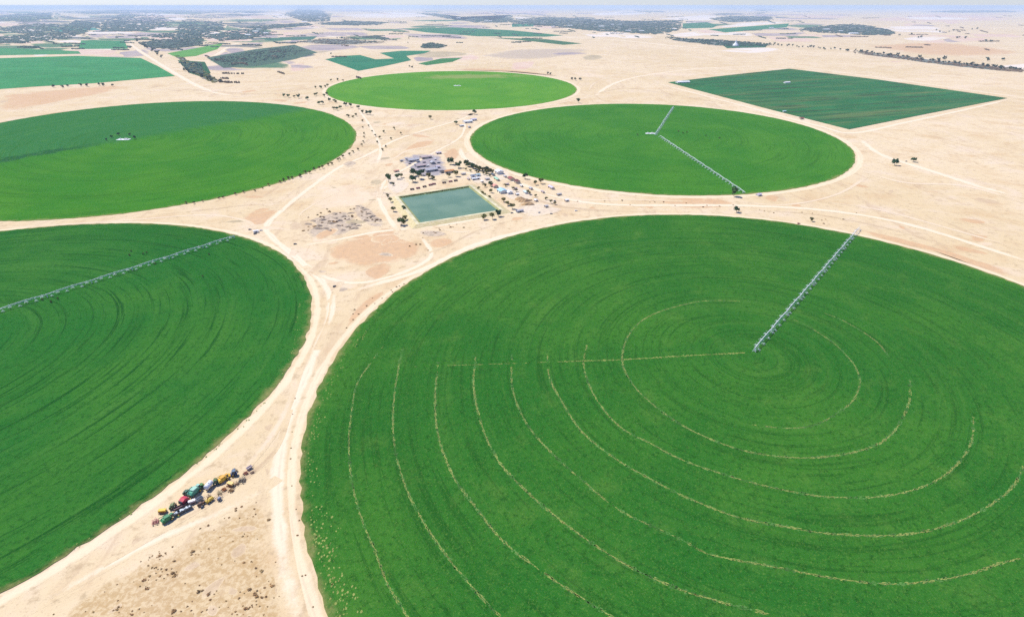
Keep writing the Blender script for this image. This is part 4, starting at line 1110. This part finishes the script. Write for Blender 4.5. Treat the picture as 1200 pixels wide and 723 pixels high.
for px, py, yw, col, lab in [(571, 204, .3, WHITE, 'white car beside the tall white building\'s left side'), (640, 232, .6, (.2, .2, .22), 'dark grey car on the sand right of the tan earth ridge'), (650, 236, .7, (.12, .13, .15), 'blackish car next down the track from the dark grey car'),
        (622, 229, .2, (.25, .25, .25), 'grey car near the pale aqua hut'), (632, 249.5, 1.0, (.30, .31, .33), 'silver car on the wide track below the tan earth ridge'), (646, 251, .1, (.35, .33, .3), 'beige car on the wide track, farthest right'),
        (600, 250, .3, (.14, .15, .15), 'dark car beside the grey hut below the ridge'), (392, 336, 1.2, (.08, .08, .09), 'black car alone where the tracks meet left of the near circle'), (346, 286.5, .3, (.16, .14, .14), 'dark car at the bend of the track left of the mounds'), (293, 269.5, .2, (.2, .16, .16), 'dark car just beyond the end of the left circle\'s arm'), (306, 270.5, .5, (.75, .76, .8), 'white car by the track junction above the left circle'), (299, 274.5, .8, (.1, .1, .12), 'black car nearest the rim of the left circle at its arm'),
        (936, 262.5, .2, (.3, .06, .05), 'red car on the sand above the near circle, left of its arm'), (675, 247.5, .2, (.8, .8, .82), 'white car on the wide track between the near and mid circles'), (1062, 189.5, .2, (.3, .3, .3), 'grey car between the two dark trees on the open sand')]:
    car(px, py, yw, paint('car %d' % px, col, rough=.3, dust=.1), lab)

# ------------------------------------------------------------------ centre pivot irrigators
SPAN = {}
def span_meshes(L):
    L = round(L, 1)
    if L in SPAN: return SPAN[L]
    n = 10; p = MB(); t = MB(); d = MB(); s = MB(); rr = random.Random(int(L * 10))
    z = lambda x: 4.3 + 1.0 * (1 - (2 * x / L - 1) ** 2)
    for i in range(n):
        x0, x1 = L * i / n, L * (i + 1) / n; xm = (x0 + x1) / 2
        p.tube((x0, 0, z(x0)), (x1, 0, z(x1)), .26, n=8)
        for sg in (-1, 1):
            y, zz = sg * 1.1, z(xm) - 1.5 * min(1, 2.2 * min(i + .5, n - i - .5) / n + .35)
            t.tube((x0, 0, z(x0)), (xm, y, zz), .085, n=5); t.tube((x1, 0, z(x1)), (xm, y, zz), .085, n=5)
            if i < n - 1:
                xn = xm + L / n; zn = z(xn) - 1.5 * min(1, 2.2 * min(i + 1.5, n - i - 1.5) / n + .35)
                t.tube((xm, y, zz), (xn, y, zn), .08, n=5)
        t.tube((xm, -1.1, z(xm) - 1.2), (xm, 1.1, z(xm) - 1.2), .06, n=4)
    m = max(4, int(L / 7))
    for k in range(m):
        x = L * (k + .5) / m
        yo = 2.6 if k % 2 else -2.6
        d.tube((x, 0, z(x)), (x, yo, z(x) + .1), .07, n=5, caps=False); d.tube((x, yo, z(x) + .1), (x, yo, 1.9), .06, n=5); d.lathe([(1.7, .35), (1.9, .12)], 'z', (x, yo, 0), 8)
        for q in range(110):
            a = rr.uniform(0, 6.28); r = 2.0 * rr.random() ** .6; h = 2.3 - .4 * r * r * rr.uniform(.6, 1)
            s.leaf((x + r * math.cos(a), yo + r * math.sin(a), max(.9, h + rr.uniform(-.2, .6))), .26, rr)
    out = []
    for nm, mb, mt in (('pipe', p, M['pipe']), ('truss', t, M['steel']), ('sprinklers', d, M['pipe']), ('water_spray', s, M['spray'])):
        me = bpy.data.meshes.new(nm); me.from_pydata(mb.v, [], mb.f); me.materials.append(mt); out.append((nm, me))
    SPAN[L] = out; return out
def spray_mat():
    m, nt, p = new_mat('water spray'); p.inputs['Base Color'].default_value = (.95, .97, .97, 1); p.inputs['Roughness'].default_value = .25
    tl = nt.nodes.new('ShaderNodeBsdfTranslucent'); tl.inputs[0].default_value = (.95, .97, .97, 1); m2 = nt.nodes.new('ShaderNodeMixShader'); m2.inputs[0].default_value = .5
    nt.links.new(p.outputs[0], m2.inputs[1]); nt.links.new(tl.outputs[0], m2.inputs[2])
    tr = nt.nodes.new('ShaderNodeBsdfTransparent'); mx = nt.nodes.new('ShaderNodeMixShader'); mx.inputs[0].default_value = .92
    nt.links.new(tr.outputs[0], mx.inputs[1]); nt.links.new(m2.outputs[0], mx.inputs[2])
    nt.links.new(mx.outputs[0], [n for n in nt.nodes if n.type == 'OUTPUT_MATERIAL'][0].inputs[0]); return m
M['spray'] = spray_mat()
M['pipe'] = mono('white galvanised pipe', (.84, .86, .86), .45, 0.0, .1, dust=.02)
def tower_mesh():
    t = MB(); w = MB()
    for sg in (-1, 1):
        t.tube((0, 0, 4.4), (0, sg * 2.2, .9), .14, n=6); t.tube((.5, 0, 4.2), (0, sg * 2.2, .9), .1, n=6)
        w.lathe([(-.2, .55), (-.17, .78), (.17, .78), (.2, .55)], 'x', (0, sg * 2.3, .78), 12)
    t.tube((0, -2.3, .85), (0, 2.3, .85), .14, n=6); t.tube((0, -1.1, 2.6), (0, 1.1, 2.6), .08, n=5); t.box((0, 0, 4.55), (.7, .6, .5))
    a = bpy.data.meshes.new('tower'); a.from_pydata(t.v, [], t.f); a.materials.append(M['pipe'])
    b = bpy.data.meshes.new('wheel'); b.from_pydata(w.v, [], w.f); b.materials.append(M['tyre'])
    return a, b
TOWER = tower_mesh()
def inst(nm, me, parent, loc=(0, 0, 0)):
    o = bpy.data.objects.new(nm, me); COL.objects.link(o); o.parent = parent; o.location = loc; return o
def pivot(p0, p1, label, span=48.0, spray=True, centre=True):
    a, b = g(*p0), g(*p1); d = b - a; n = max(2, round(d.length / span)); L = round(d.length / n, 1)
    e = empty('centre_pivot_irrigator', a, math.atan2(d.y, d.x)); tag(e, label, 'irrigator', 'centre pivot irrigation arms')
    if centre:
        c = MB()
        for x, y in ((-1.6, -1.6), (1.6, -1.6), (-1.6, 1.6), (1.6, 1.6)):
            c.tube((x, y, 0), (x * .2, y * .2, 4.6), .14, n=6)
        for z, k in ((1.2, 1.25), (2.6, .85)):
            q = [(-k, -k), (k, -k), (k, k), (-k, k)]
            for i in range(4): c.tube((*q[i], z), (*q[(i + 1) % 4], z), .07, n=5)
        c.tube((0, 0, 0), (0, 0, 4.9), .22, n=8); c.box((1.4, 0, 1.5), (.5, .9, 1.1)); c.build('pivot_tower', M['pipe'], e)
    for k in range(n):
        for nm, me in span_meshes(L):
            if nm == 'water_spray' and not spray: continue
            o = inst(nm, me, e, (L * k, 0, 0))
            if nm == 'water_spray': o['kind'] = 'stuff'
        t = inst('tower', TOWER[0], e, (L * (k + 1), 0, 0)); inst('wheel', TOWER[1], t)
    bm = MB(); bm.tube((L * n, 0, 4.4), (L * n + 9, 0, 4.0), .16, .1, 6); bm.tube((L * n, 0, 6.0), (L * n + 8, 0, 4.1), .04, n=4); bm.tube((L * n, 0, 4.3), (L * n, 0, 6.0), .08, n=5); bm.build('end_boom', M['pipe'], e)
    return e
pivot((884, 412), (1006, 270), 'nearest sprinkler arm, spraying from the middle of the near circle to its back rim')
pivot((-138, 410), (274, 280), 'sprinkler arm slanting across the top of the left circle to the track junction')
pivot((768, 159), (789, 126.5), 'short-looking bluish sprinkler arm from the white pad to the back rim of the mid circle')
pivot((773, 161), (871, 227), 'long sprinkler arm running from the white pad toward the front rim of the mid circle', centre=False)
def pad(px, py, L, W, label):
    e = empty('pivot_pad', g(px, py)); tag(e, label, 'concrete pad', 'concrete pads in crop circles')
    b = MB(); b.box((0, 0, .6), (L, W, 1.2), bev=.5); b.build('slab', R_WHITE, e)
    k = MB(); k.box((L * .2, 0, 2.2), (L * .25, W * .4, 2.0), bev=.1); k.build('pump_box', W_WHITE, e)
    t = MB(); t.lathe([(1.2, 1.6), (3.4, 1.6), (3.8, .6)], 'z', (-L * .25, 0, 0), 12); t.build('tank', R_WHITE, e)
pad(145, 164, 30, 16, 'white pad with pump box in the middle of the upper left circle')
pad(762, 157, 24, 12, 'white pad where the two sprinkler arms of the mid circle meet')
pad(536, 101, 30, 14, 'small white pad in the middle of the farthest circle')
for px, py, s in [(131, 162, 1.0), (139, 159, .9), (152, 159, .9), (158, 163.5, 1.0), (125, 165, .8)]:
    plant_tree('dark', px, py, s, 'bush around the white pad in the upper left circle', 'bushes around the pad')
for px, py in [(154, 295), (168, 298.5), (172, 297), (50, 352), (60, 355), (68, 351), (152, 300), (182, 310), (245, 299), (238, 325)]:
    plant_tree('olive', px, py, .42, 'pale green weed clump standing in the left circle near its sprinkler arm', 'weed clumps by the arm', 'weed_clump', 'weed clump')
for px, py in [(795, 155), (800, 157), (805, 156), (827, 160), (843, 163), (747, 159)]:
    plant_tree('olive', px, py, .7, 'pale green weed clump in the mid circle right of the white pad' if px > 760 else 'pale green weed clump in the mid circle left of the white pad', 'weed clumps by the pad', 'weed_clump', 'weed clump')

# ------------------------------------------------------------------ parked farm machines
ROW = g(190, 604), g(287, 556)
YROW = math.atan2((ROW[1] - ROW[0]).y, (ROW[1] - ROW[0]).x)
GM = 'farm machines parked in a row by the left circle'
def fenced(mb, c, r, w, a0=.2, a1=PI - .2, n=8):
    """curved mudguard over a wheel at c"""
    vs = []
    for i in range(n + 1):
        a = a0 + (a1 - a0) * i / n
        for y in (-w / 2, w / 2):
            for rr_ in (r, r + .08): vs.append((c[0] + rr_ * math.cos(a), c[1] + y, c[2] + rr_ * math.sin(a)))
    fs = []
    for i in range(n):
        b = i * 4; k = b + 4
        fs += [(b, b + 2, k + 2, k), (b + 1, k + 1, k + 3, b + 3), (b, k, k + 1, b + 1), (b + 2, b + 3, k + 3, k + 2)]
    mb.add(vs, fs)
def tractor(px, py, yaw, col, label, s=1.0, rim='rim_yellow', roof=None):
    e = empty('tractor', g(px, py), yaw, s * 1.12); tag(e, label, 'tractor', GM)
    b = MB(); b.box((1.55, 0, 1.35), (2.3, 1.0, .95), (.92, .85), bev=.15); b.box((2.72, 0, 1.25), (.16, .8, .7), bev=.04); b.build('bonnet', col, e)
    b = MB(); b.box((.6, 0, .85), (4.4, .55, .5)); b.build('chassis', M['dark_metal'], e)
    c = MB()
    for x, y in ((-1.25, -.8), (.35, -.7), (-1.25, .8), (.35, .7)): c.tube((x, y, 1.3), (x * .92, y * .9, 2.75), .07, n=6)
    c.box((-.45, 0, 1.35), (1.7, 1.5, .5)); cb = c.build('cab', col, e)
    k = MB(); k.box((-.45, 0, 2.15), (1.5, 1.4, 1.1), (.93, .93), bev=.05); k.build('cab_glass', M['glass'], cb)
    k = MB(); k.box((-.45, 0, 2.85), (2.0, 1.75, .22), (.9, .9), bev=.2); k.build('cab_roof', roof or col, cb)
    for sg in (-1, 1):
        f = MB(); fenced(f, (-.95, sg * 1.05, .95), 1.08, .75); f.build('mudguard', col, e)
        wheel(e, (-.95, sg * 1.05, .95), .95, .62, rim); wheel(e, (2.0, sg * .95, .62), .62, .45, rim)
    x = MB(); x.tube((1.2, .45, 1.7), (1.2, .45, 2.9), .07, n=8); x.tube((1.2, .45, 2.2), (1.2, .45, 2.6), .11, n=8); x.build('exhaust', M['dark_metal'], e)
    return e
def combine(px, py, yaw, col, label, s=1.0, top=None):
    e = empty('combine_harvester', g(px, py), yaw, s * 1.12); tag(e, label, 'harvester', GM)
    b = MB(); b.prism([(-4.0, 1.5), (-3.6, 1.0), (1.6, 1.0), (1.8, 2.0), (1.5, 3.2), (-3.2, 3.2), (-4.2, 2.3)], -1.45, 1.45); b.build('body', col, e)
    b = MB(); b.box((-.6, 0, 3.55), (3.0, 2.5, .8), (1.12, 1.12), bev=.1); b.build('grain_tank', top or col, e)
    c = MB(); c.box((2.5, 0, 1.75), (1.5, 1.7, .4)); c.box((2.4, 0, 3.75), (1.9, 1.9, .2), (.9, .9), bev=.2); cb = c.build('cab', top or col, e)
    k = MB(); k.box((2.45, 0, 2.8), (1.45, 1.65, 1.7), (1.05, 1.0), bev=.1); k.build('cab_glass', M['glass'], cb)
    h = MB(); h.prism([(3.0, .9), (3.0, 1.7), (4.9, .9), (4.9, .35)], -.6, .6); h.box((5.2, 0, .6), (.9, 5.6, .7), (.7, 1), bev=.1); ho = h.build('header', col, e)
    r = MB()
    for i in range(5):
        a = i * 2 * PI / 5; r.tube((5.5 + .5 * math.cos(a), -2.7, 1.1 + .5 * math.sin(a)), (5.5 + .5 * math.cos(a), 2.7, 1.1 + .5 * math.sin(a)), .05, n=5)
    r.tube((5.5, -2.7, 1.1), (5.5, 2.7, 1.1), .09, n=6); r.build('reel', M['rim_yellow'], ho)
    u = MB(); u.tube((-.2, 1.3, 3.3), (-.2, 1.5, 4.1), .2, n=8); u.tube((-.2, 1.5, 4.1), (-4.6, 1.6, 4.0), .19, n=8); u.build('unloading_pipe', col, e)
    for sg in (-1, 1): wheel(e, (1.6, sg * 1.6, .95), .95, .7, 'rim_yellow'); wheel(e, (-3.0, sg * 1.3, .6), .6, .45, 'rim_yellow')
    return e
def trailer(px, py, yaw, col, label, L=6.0, W=2.4, H=1.3, load=None, s=1.0):
    e = empty('farm_trailer', g(px, py), yaw, s * 1.12); tag(e, label, 'trailer', GM)
    b = MB(); t = .1; z = 1.1
    b.box((0, 0, z), (L, W, .14))
    for sg in (-1, 1): b.box((0, sg * (W / 2 - t / 2), z + H / 2 + .08), (L, t, H), bev=.02); b.box((sg * (L / 2 - t / 2), 0, z + H / 2 + .08), (t, W - 2 * t - .01, H), bev=.02)
    b.build('bed', col, e)
    r = MB()
    for k in range(5):
        for sg in (-1, 1): r.box((-L / 2 + L * (k + .5) / 5, sg * (W / 2 + .05), z + H / 2 + .1), (.1, .09, H * .96), bev=.01)
    r.build('stakes', M['dark_metal'], e)
    c = MB(); c.box((0, 0, .9), (L * .9, .9, .2)); c.tube((L / 2 - .1, .5, .9), (L / 2 + 1.5, 0, .7), .07, n=6); c.tube((L / 2 - .1, -.5, .9), (L / 2 + 1.5, 0, .7), .07, n=6); c.build('drawbar', M['dark_metal'], e)
    for x in (-L * .28, L * .1):
        for sg in (-1, 1): wheel(e, (x, sg * (W / 2 - .15), .48), .48, .35)
    if load:
        q = MB(); rr = random.Random(int(px)); 
        for k in range(int(L * 2)): q.blob((rr.uniform(-.42, .42) * L, rr.uniform(-.3, .3) * W, z + H * .85), .7, .6, .4, rr, .25)
        q.build('load', load, e)
    return e
def tanker(px, py, yaw, col, label, L=5.2, r=1.25, s=1.0):
    e = empty('tank_trailer', g(px, py), yaw, s * 1.12); tag(e, label, 'tank trailer', GM)
    t = MB(); t.lathe([(-L / 2, r * .35), (-L / 2 + .15, r * .8), (-L / 2 + .5, r), (L / 2 - .5, r), (L / 2 - .15, r * .8), (L / 2, r * .35)], 'x', (0, 0, 1.2 + r), 20); to = t.build('tank', col, e)
    q = MB(); q.lathe([(1.15 + 2 * r, .4), (1.5 + 2 * r, .4), (1.6 + 2 * r, .25)], 'z', (0, 0, 0), 12); q.build('hatch', M['steel'], to)
    for x in (-1.4, 1.4): q = MB(); q.lathe([(x - .08, r + .02), (x + .08, r + .02)], 'x', (0, 0, 1.2 + r), 20); q.build('band', M['steel'], to)
    c = MB(); c.box((0, 0, .95), (L, .9, .3)); c.tube((L / 2, 0, .95), (L / 2 + 1.6, 0, .6), .1, n=6); c.build('chassis', M['dark_metal'], e)
    for x in (-.9, .3):
        for sg in (-1, 1): wheel(e, (x, sg * 1.05, .55), .55, .4)
    return e
def disc_harrow(px, py, yaw, col, label, W=4.0, rows=2, s=1.0):
    e = empty('disc_harrow', g(px, py), yaw, s * 1.12); tag(e, label, 'harrow', GM)
    f = MB()
    for k in range(rows + 1): f.box((-1.1 * k + .4, 0, .95), (.18, W, .16), bev=.03)
    for y in (-W * .35, 0, W * .35): f.box((-.55 * rows + .4, y, 1.06), (1.15 * rows, .14, .12), bev=.02)
    f.tube((.4, .6, .95), (2.4, 0, .8), .08, n=6); f.tube((.4, -.6, .95), (2.4, 0, .8), .08, n=6); f.tube((.4, 0, 1.0), (.2, 0, 1.8), .08, n=6); f.tube((.2, 0, 1.8), (2.2, 0, .85), .05, n=5); f.build('frame', col, e)
    for k in range(rows):
        d = MB(); x = -.9 * k - .1
        for i in range(int(W / .35)):
            y = -W / 2 + .2 + .35 * i; d.lathe([(y - .02, .42), (y + .03, .38)], 'y', (x, 0, .42), 12)
        d.tube((x, -W / 2, .42), (x, W / 2, .42), .05, n=6); d.build('disc_gang', M['rust'], e)
    for sg in (-1, 1): wheel(e, (-1.1 * rows + .1, sg * W * .3, .36), .36, .25)
    return e
def baler(px, py, yaw, col, label, s=1.0):
    e = empty('baler', g(px, py), yaw, s * 1.12); tag(e, label, 'baler', GM)
    b = MB(); b.prism([(-2.0, .9), (-1.7, .5), (1.2, .6), (1.5, 1.2), (.9, 2.4), (-.5, 2.8), (-1.8, 2.2)], -1.1, 1.1); b.build('body', col, e)
    b = MB(); b.prism([(-2.3, 1.0), (-2.02, .9), (-1.84, 2.18), (-2.1, 2.2)], -1.0, 1.0); b.build('tailgate', M['dark_metal'], e)
    b = MB(); b.box((1.7, 0, .5), (.5, 2.3, .5), bev=.1); b.build('pickup', M['rim_yellow'], e)
    b = MB(); b.tube((1.2, 0, .9), (3.2, 0, .7), .1, n=6); b.build('drawbar', M['dark_metal'], e)
    for sg in (-1, 1): wheel(e, (-.3, sg * 1.3, .6), .6, .4)
    return e
def seeder(px, py, yaw, col, hop, label, W=3.6, s=1.0):
    e = empty('seed_drill', g(px, py), yaw, s * 1.12); tag(e, label, 'seed drill', GM)
    b = MB(); b.prism([(-.5, 1.0), (.5, 1.0), (.9, 2.0), (-.9, 2.0)], -W / 2, W / 2); b.build('hopper', hop, e)
    b = MB(); b.box((0, 0, 2.06), (1.9, W + .1, .1), (.95, .98)); b.build('lid', hop, e)
    f = MB(); f.box((.1, 0, .85), (1.6, W, .16)); f.tube((.8, .5, .85), (2.6, 0, .7), .08, n=6); f.tube((.8, -.5, .85), (2.6, 0, .7), .08, n=6); f.build('frame', col, e)
    t = MB()
    for i in range(int(W / .3)): y = -W / 2 + .15 + .3 * i; t.tube((-.3, y, 1.0), (-1.1, y, .25), .04, n=4); t.lathe([(y - .02, .25), (y + .02, .25)], 'y', (-1.2, 0, .27), 8)
    t.build('coulters', M['rust'], e)
    for sg in (-1, 1): wheel(e, (.2, sg * (W / 2 + .25), .55), .55, .3)
    return e
def sprayer(px, py, yaw, col, tank, label, s=1.0):
    e = empty('crop_sprayer', g(px, py), yaw, s * 1.12); tag(e, label, 'sprayer', GM)
    b = MB(); b.box((0, 0, 1.7), (2.4, 1.7, 1.3), (.85, .85), bev=.3); b.build('tank', tank, e)
    b = MB(); b.box((0, 0, .9), (3.0, 1.0, .2)); b.tube((1.4, 0, .9), (3.2, 0, .7), .09, n=6); b.build('chassis', col, e)
    b = MB()
    for sg in (-1, 1):
        b.tube((-1.4, sg * .4, 1.2), (-1.4, sg * 1.5, 2.6), .06, n=5); b.tube((-1.4, sg * 1.5, 2.6), (1.6, sg * 1.6, 2.0), .06, n=5); b.tube((-1.4, sg * 1.5, 2.2), (1.6, sg * 1.6, 1.7), .05, n=5)
    b.build('boom', col, e)
    for sg in (-1, 1): wheel(e, (-.2, sg * 1.0, .7), .7, .35)
    return e
Y = YROW
disc_harrow(182.5, 610.5, Y + 1.2, paint('pink red', PINK), 'pinkish red harrow at the lower left end of the parked row', 3.4, 3, 1.1)
seeder(191, 600.5, Y + .9, paint('rusty orange', (.5, .17, .04)), paint('yellow', YELLOW), 'yellow seed drill above the green harvester at the lower left end of the row', s=1.15)
combine(197.5, 609.5, Y + .15, paint('green', GREEN), 'deep green harvester at the lower left end of the parked row', .92)
tractor(203, 595, Y + 1.0, paint('olive', OLIVE), 'olive green tractor between the yellow seed drill and the maroon baler', 1.1, 'rim_yellow')
trailer(214.5, 600, Y, paint('slate', SLATE), 'long slate-dark trailer with pale load, in front of the maroon machines', 10.5, 2.4, 1.0, M['load_pale'] if 'load_pale' in M else mono('pale sacks', (.62, .68, .70), .8))
trailer(211.5, 595.5, Y, paint('maroon dark', (.11, .03, .05)), 'dark maroon low trailer lying behind the slate-dark trailer', 7.0, 2.2, .7)
baler(217.5, 588.5, Y + .4, paint('crimson', RED), 'crimson baler at the upper end of the slate-dark trailer', 1.5)
seeder(225.5, 589.5, Y + 1.3, paint('pale rose', (.72, .50, .50)), paint('off white', (.82, .76, .74)), 'pinkish white seed drill right of the crimson baler', s=1.1)
tractor(219.5, 578.5, Y + .5, paint('bottle green', (.015, .07, .035)), 'very dark green tractor left of the teal harvester', 1.05)
combine(229.5, 577.5, Y + .45, paint('teal', TEAL), 'teal green harvester with a pale top, biggest machine in the row', 1.12, paint('pale teal', (.30, .55, .44)))
tractor(237, 571, Y + 1.3, paint('leaf green', (.05, .22, .04)), 'leaf green tractor between the teal harvester and the white tank', 1.0)
tanker(245.5, 572, Y + .6, paint('white', (.82, .83, .86), dust=.1), 'big white tank trailer right of the teal harvester', 6.0, 1.6)
tractor(253.5, 566.5, Y + 1.25, paint('dark green', (.02, .10, .03)), 'dark green tractor between the white tank and the yellow harvester', 1.25)
combine(262.5, 563, Y + .2, paint('yellow', YELLOW), 'yellow harvester in the upper half of the parked row', .95, paint('deep yellow', (.70, .36, .03)))
seeder(270.5, 569, Y + .4, paint('rusty orange', (.5, .17, .04)), paint('straw yellow', (.78, .55, .18)), 'straw yellow seed drill below the yellow harvester', s=1.2)
tractor(275, 556, Y + 1.1, paint('navy', NAVY), 'navy blue tractor with a pale roof near the upper right end of the row', 1.35, 'rim_white', paint('blue grey', (.10, .16, .24)))
disc_harrow(284.5, 562, Y + .9, paint('grey green', (.16, .19, .16)), 'grey green harrow right of the navy blue tractor', 3.6, 3, 1.2)
disc_harrow(289.5, 554.5, Y, paint('red brown', (.42, .12, .08)), 'red brown harrow at the upper right end of the parked row', 2.8, 2, 1.0)
trailer(292.5, 549.5, Y + .2, paint('pink white', (.8, .68, .66)), 'small pinkish white trailer beyond the red brown harrow', 3.6, 1.9, .8)
disc_harrow(297, 553.5, Y, paint('brown grey', (.28, .2, .15)), 'small brown harrow farthest right, beside the track', 2.2, 2, .8)
tractor(236.5, 592.5, Y + .4, paint('dark brown', (.13, .05, .02)), 'dark brown tractor in the front line, below the grey box trailer', 1.0, 'rim_white')
trailer(234.5, 587, Y + .2, paint('box grey', (.42, .46, .48)), 'grey box trailer behind the dark brown tractor', 4.0, 2.0, 1.5)
trailer(246, 587.5, Y + .3, paint('lemon', (.80, .58, .06)), 'lemon yellow trailer in the front line, right of the dark brown tractor', 4.6, 2.3, .9, mono('straw load', (.72, .52, .12), .9))
sprayer(257.5, 586, Y + .5, paint('navy', NAVY), paint('grey blue', (.16, .20, .30)), 'small blue grey sprayer standing alone at the front of the row', .95)
disc_harrow(245, 582, Y + 1.4, paint('dark brown', (.13, .05, .02)), 'dark brown harrow directly below the white tank', 2.8, 2, 1.0)
disc_harrow(257, 578, Y + 1.4, paint('olive grey', (.20, .18, .08)), 'olive grey harrow between the white tank and the straw yellow drill', 2.6, 2, 1.0)
disc_harrow(264, 573.5, Y + .1, paint('rusty orange', (.5, .17, .04)), 'rusty orange harrow left of the straw yellow drill', 3.2, 2, 1.0)
disc_harrow(272, 574.5, Y + .4, paint('ochre brown', (.33, .19, .05)), 'ochre brown harrow in front of the straw yellow drill', 3.0, 2, 1.0)
disc_harrow(277.5, 567, Y + 1.2, paint('dark brown', (.13, .05, .02)), 'dark brown harrow between the straw yellow drill and the grey green harrow', 2.6, 2, .9)

# ------------------------------------------------------------------ air, sun, sky
SUN_EL, SUN_AZ = math.radians(56), math.radians(-58)         # azimuth from +Y, clockwise positive
hz = bpy.data.materials.new('haze'); hz.use_nodes = True; nt = hz.node_tree; nt.nodes.clear()
ho = nt.nodes.new('ShaderNodeOutputMaterial'); hv = nt.nodes.new('ShaderNodeVolumePrincipled')
hv.inputs['Color'].default_value = (.62, .78, 1.0, 1); hv.inputs['Density'].default_value = HAZE_D = 3.3e-5; hv.inputs['Anisotropy'].default_value = .1
nt.links.new(hv.outputs[0], ho.inputs['Volume'])
S = 90000
tag(raw('haze', [(x, y, z) for z in (-1, 312) for x, y in ((-S, -S), (S, -S), (S, S), (-S, S))],
    [(3, 2, 1, 0), (4, 5, 6, 7), (0, 1, 5, 4), (1, 2, 6, 5), (2, 3, 7, 6), (3, 0, 4, 7)], hz), kind='stuff')
sun = bpy.data.objects.new('sun', bpy.data.lights.new('sun', 'SUN')); COL.objects.link(sun)
sun.data.energy = 4.6; sun.data.angle = math.radians(.55); sun.data.color = (1, .955, .88)
d = Vector((math.sin(SUN_AZ) * math.cos(SUN_EL), math.cos(SUN_AZ) * math.cos(SUN_EL), math.sin(SUN_EL)))
sun.rotation_euler = d.to_track_quat('Z', 'Y').to_euler(); sun.location = d * 2000
W = bpy.data.worlds.new('World'); sc.world = W; W.use_nodes = True
wn = W.node_tree; wn.nodes.clear()
wo = wn.nodes.new('ShaderNodeOutputWorld'); bg = wn.nodes.new('ShaderNodeBackground'); sk = wn.nodes.new('ShaderNodeTexSky')
sk.sky_type = 'NISHITA'; sk.sun_disc = False; sk.sun_elevation = SUN_EL; sk.sun_rotation = SUN_AZ % (2 * PI); sk.altitude = 300; sk.dust_density = 0.0; sk.ozone_density = 3.0
bg.inputs[1].default_value = .092
tm = wn.nodes.new('ShaderNodeMix'); tm.data_type = 'RGBA'; tm.blend_type = 'MULTIPLY'; tm.inputs[0].default_value = 1; tm.inputs[7].default_value = (.80, .90, 1.32, 1)
wn.links.new(sk.outputs[0], tm.inputs[6]); wn.links.new(tm.outputs[2], bg.inputs[0]); wn.links.new(bg.outputs[0], wo.inputs[0])
vs = sc.view_settings; vs.view_transform = 'Standard'; vs.look = 'None'; vs.gamma = 1; vs.use_curve_mapping = False
vs.exposure = .25
sc.cycles.max_bounces = 5; sc.cycles.diffuse_bounces = 2; sc.cycles.volume_bounces = 1; sc.cycles.transparent_max_bounces = 12
sc.cycles.use_denoising = False
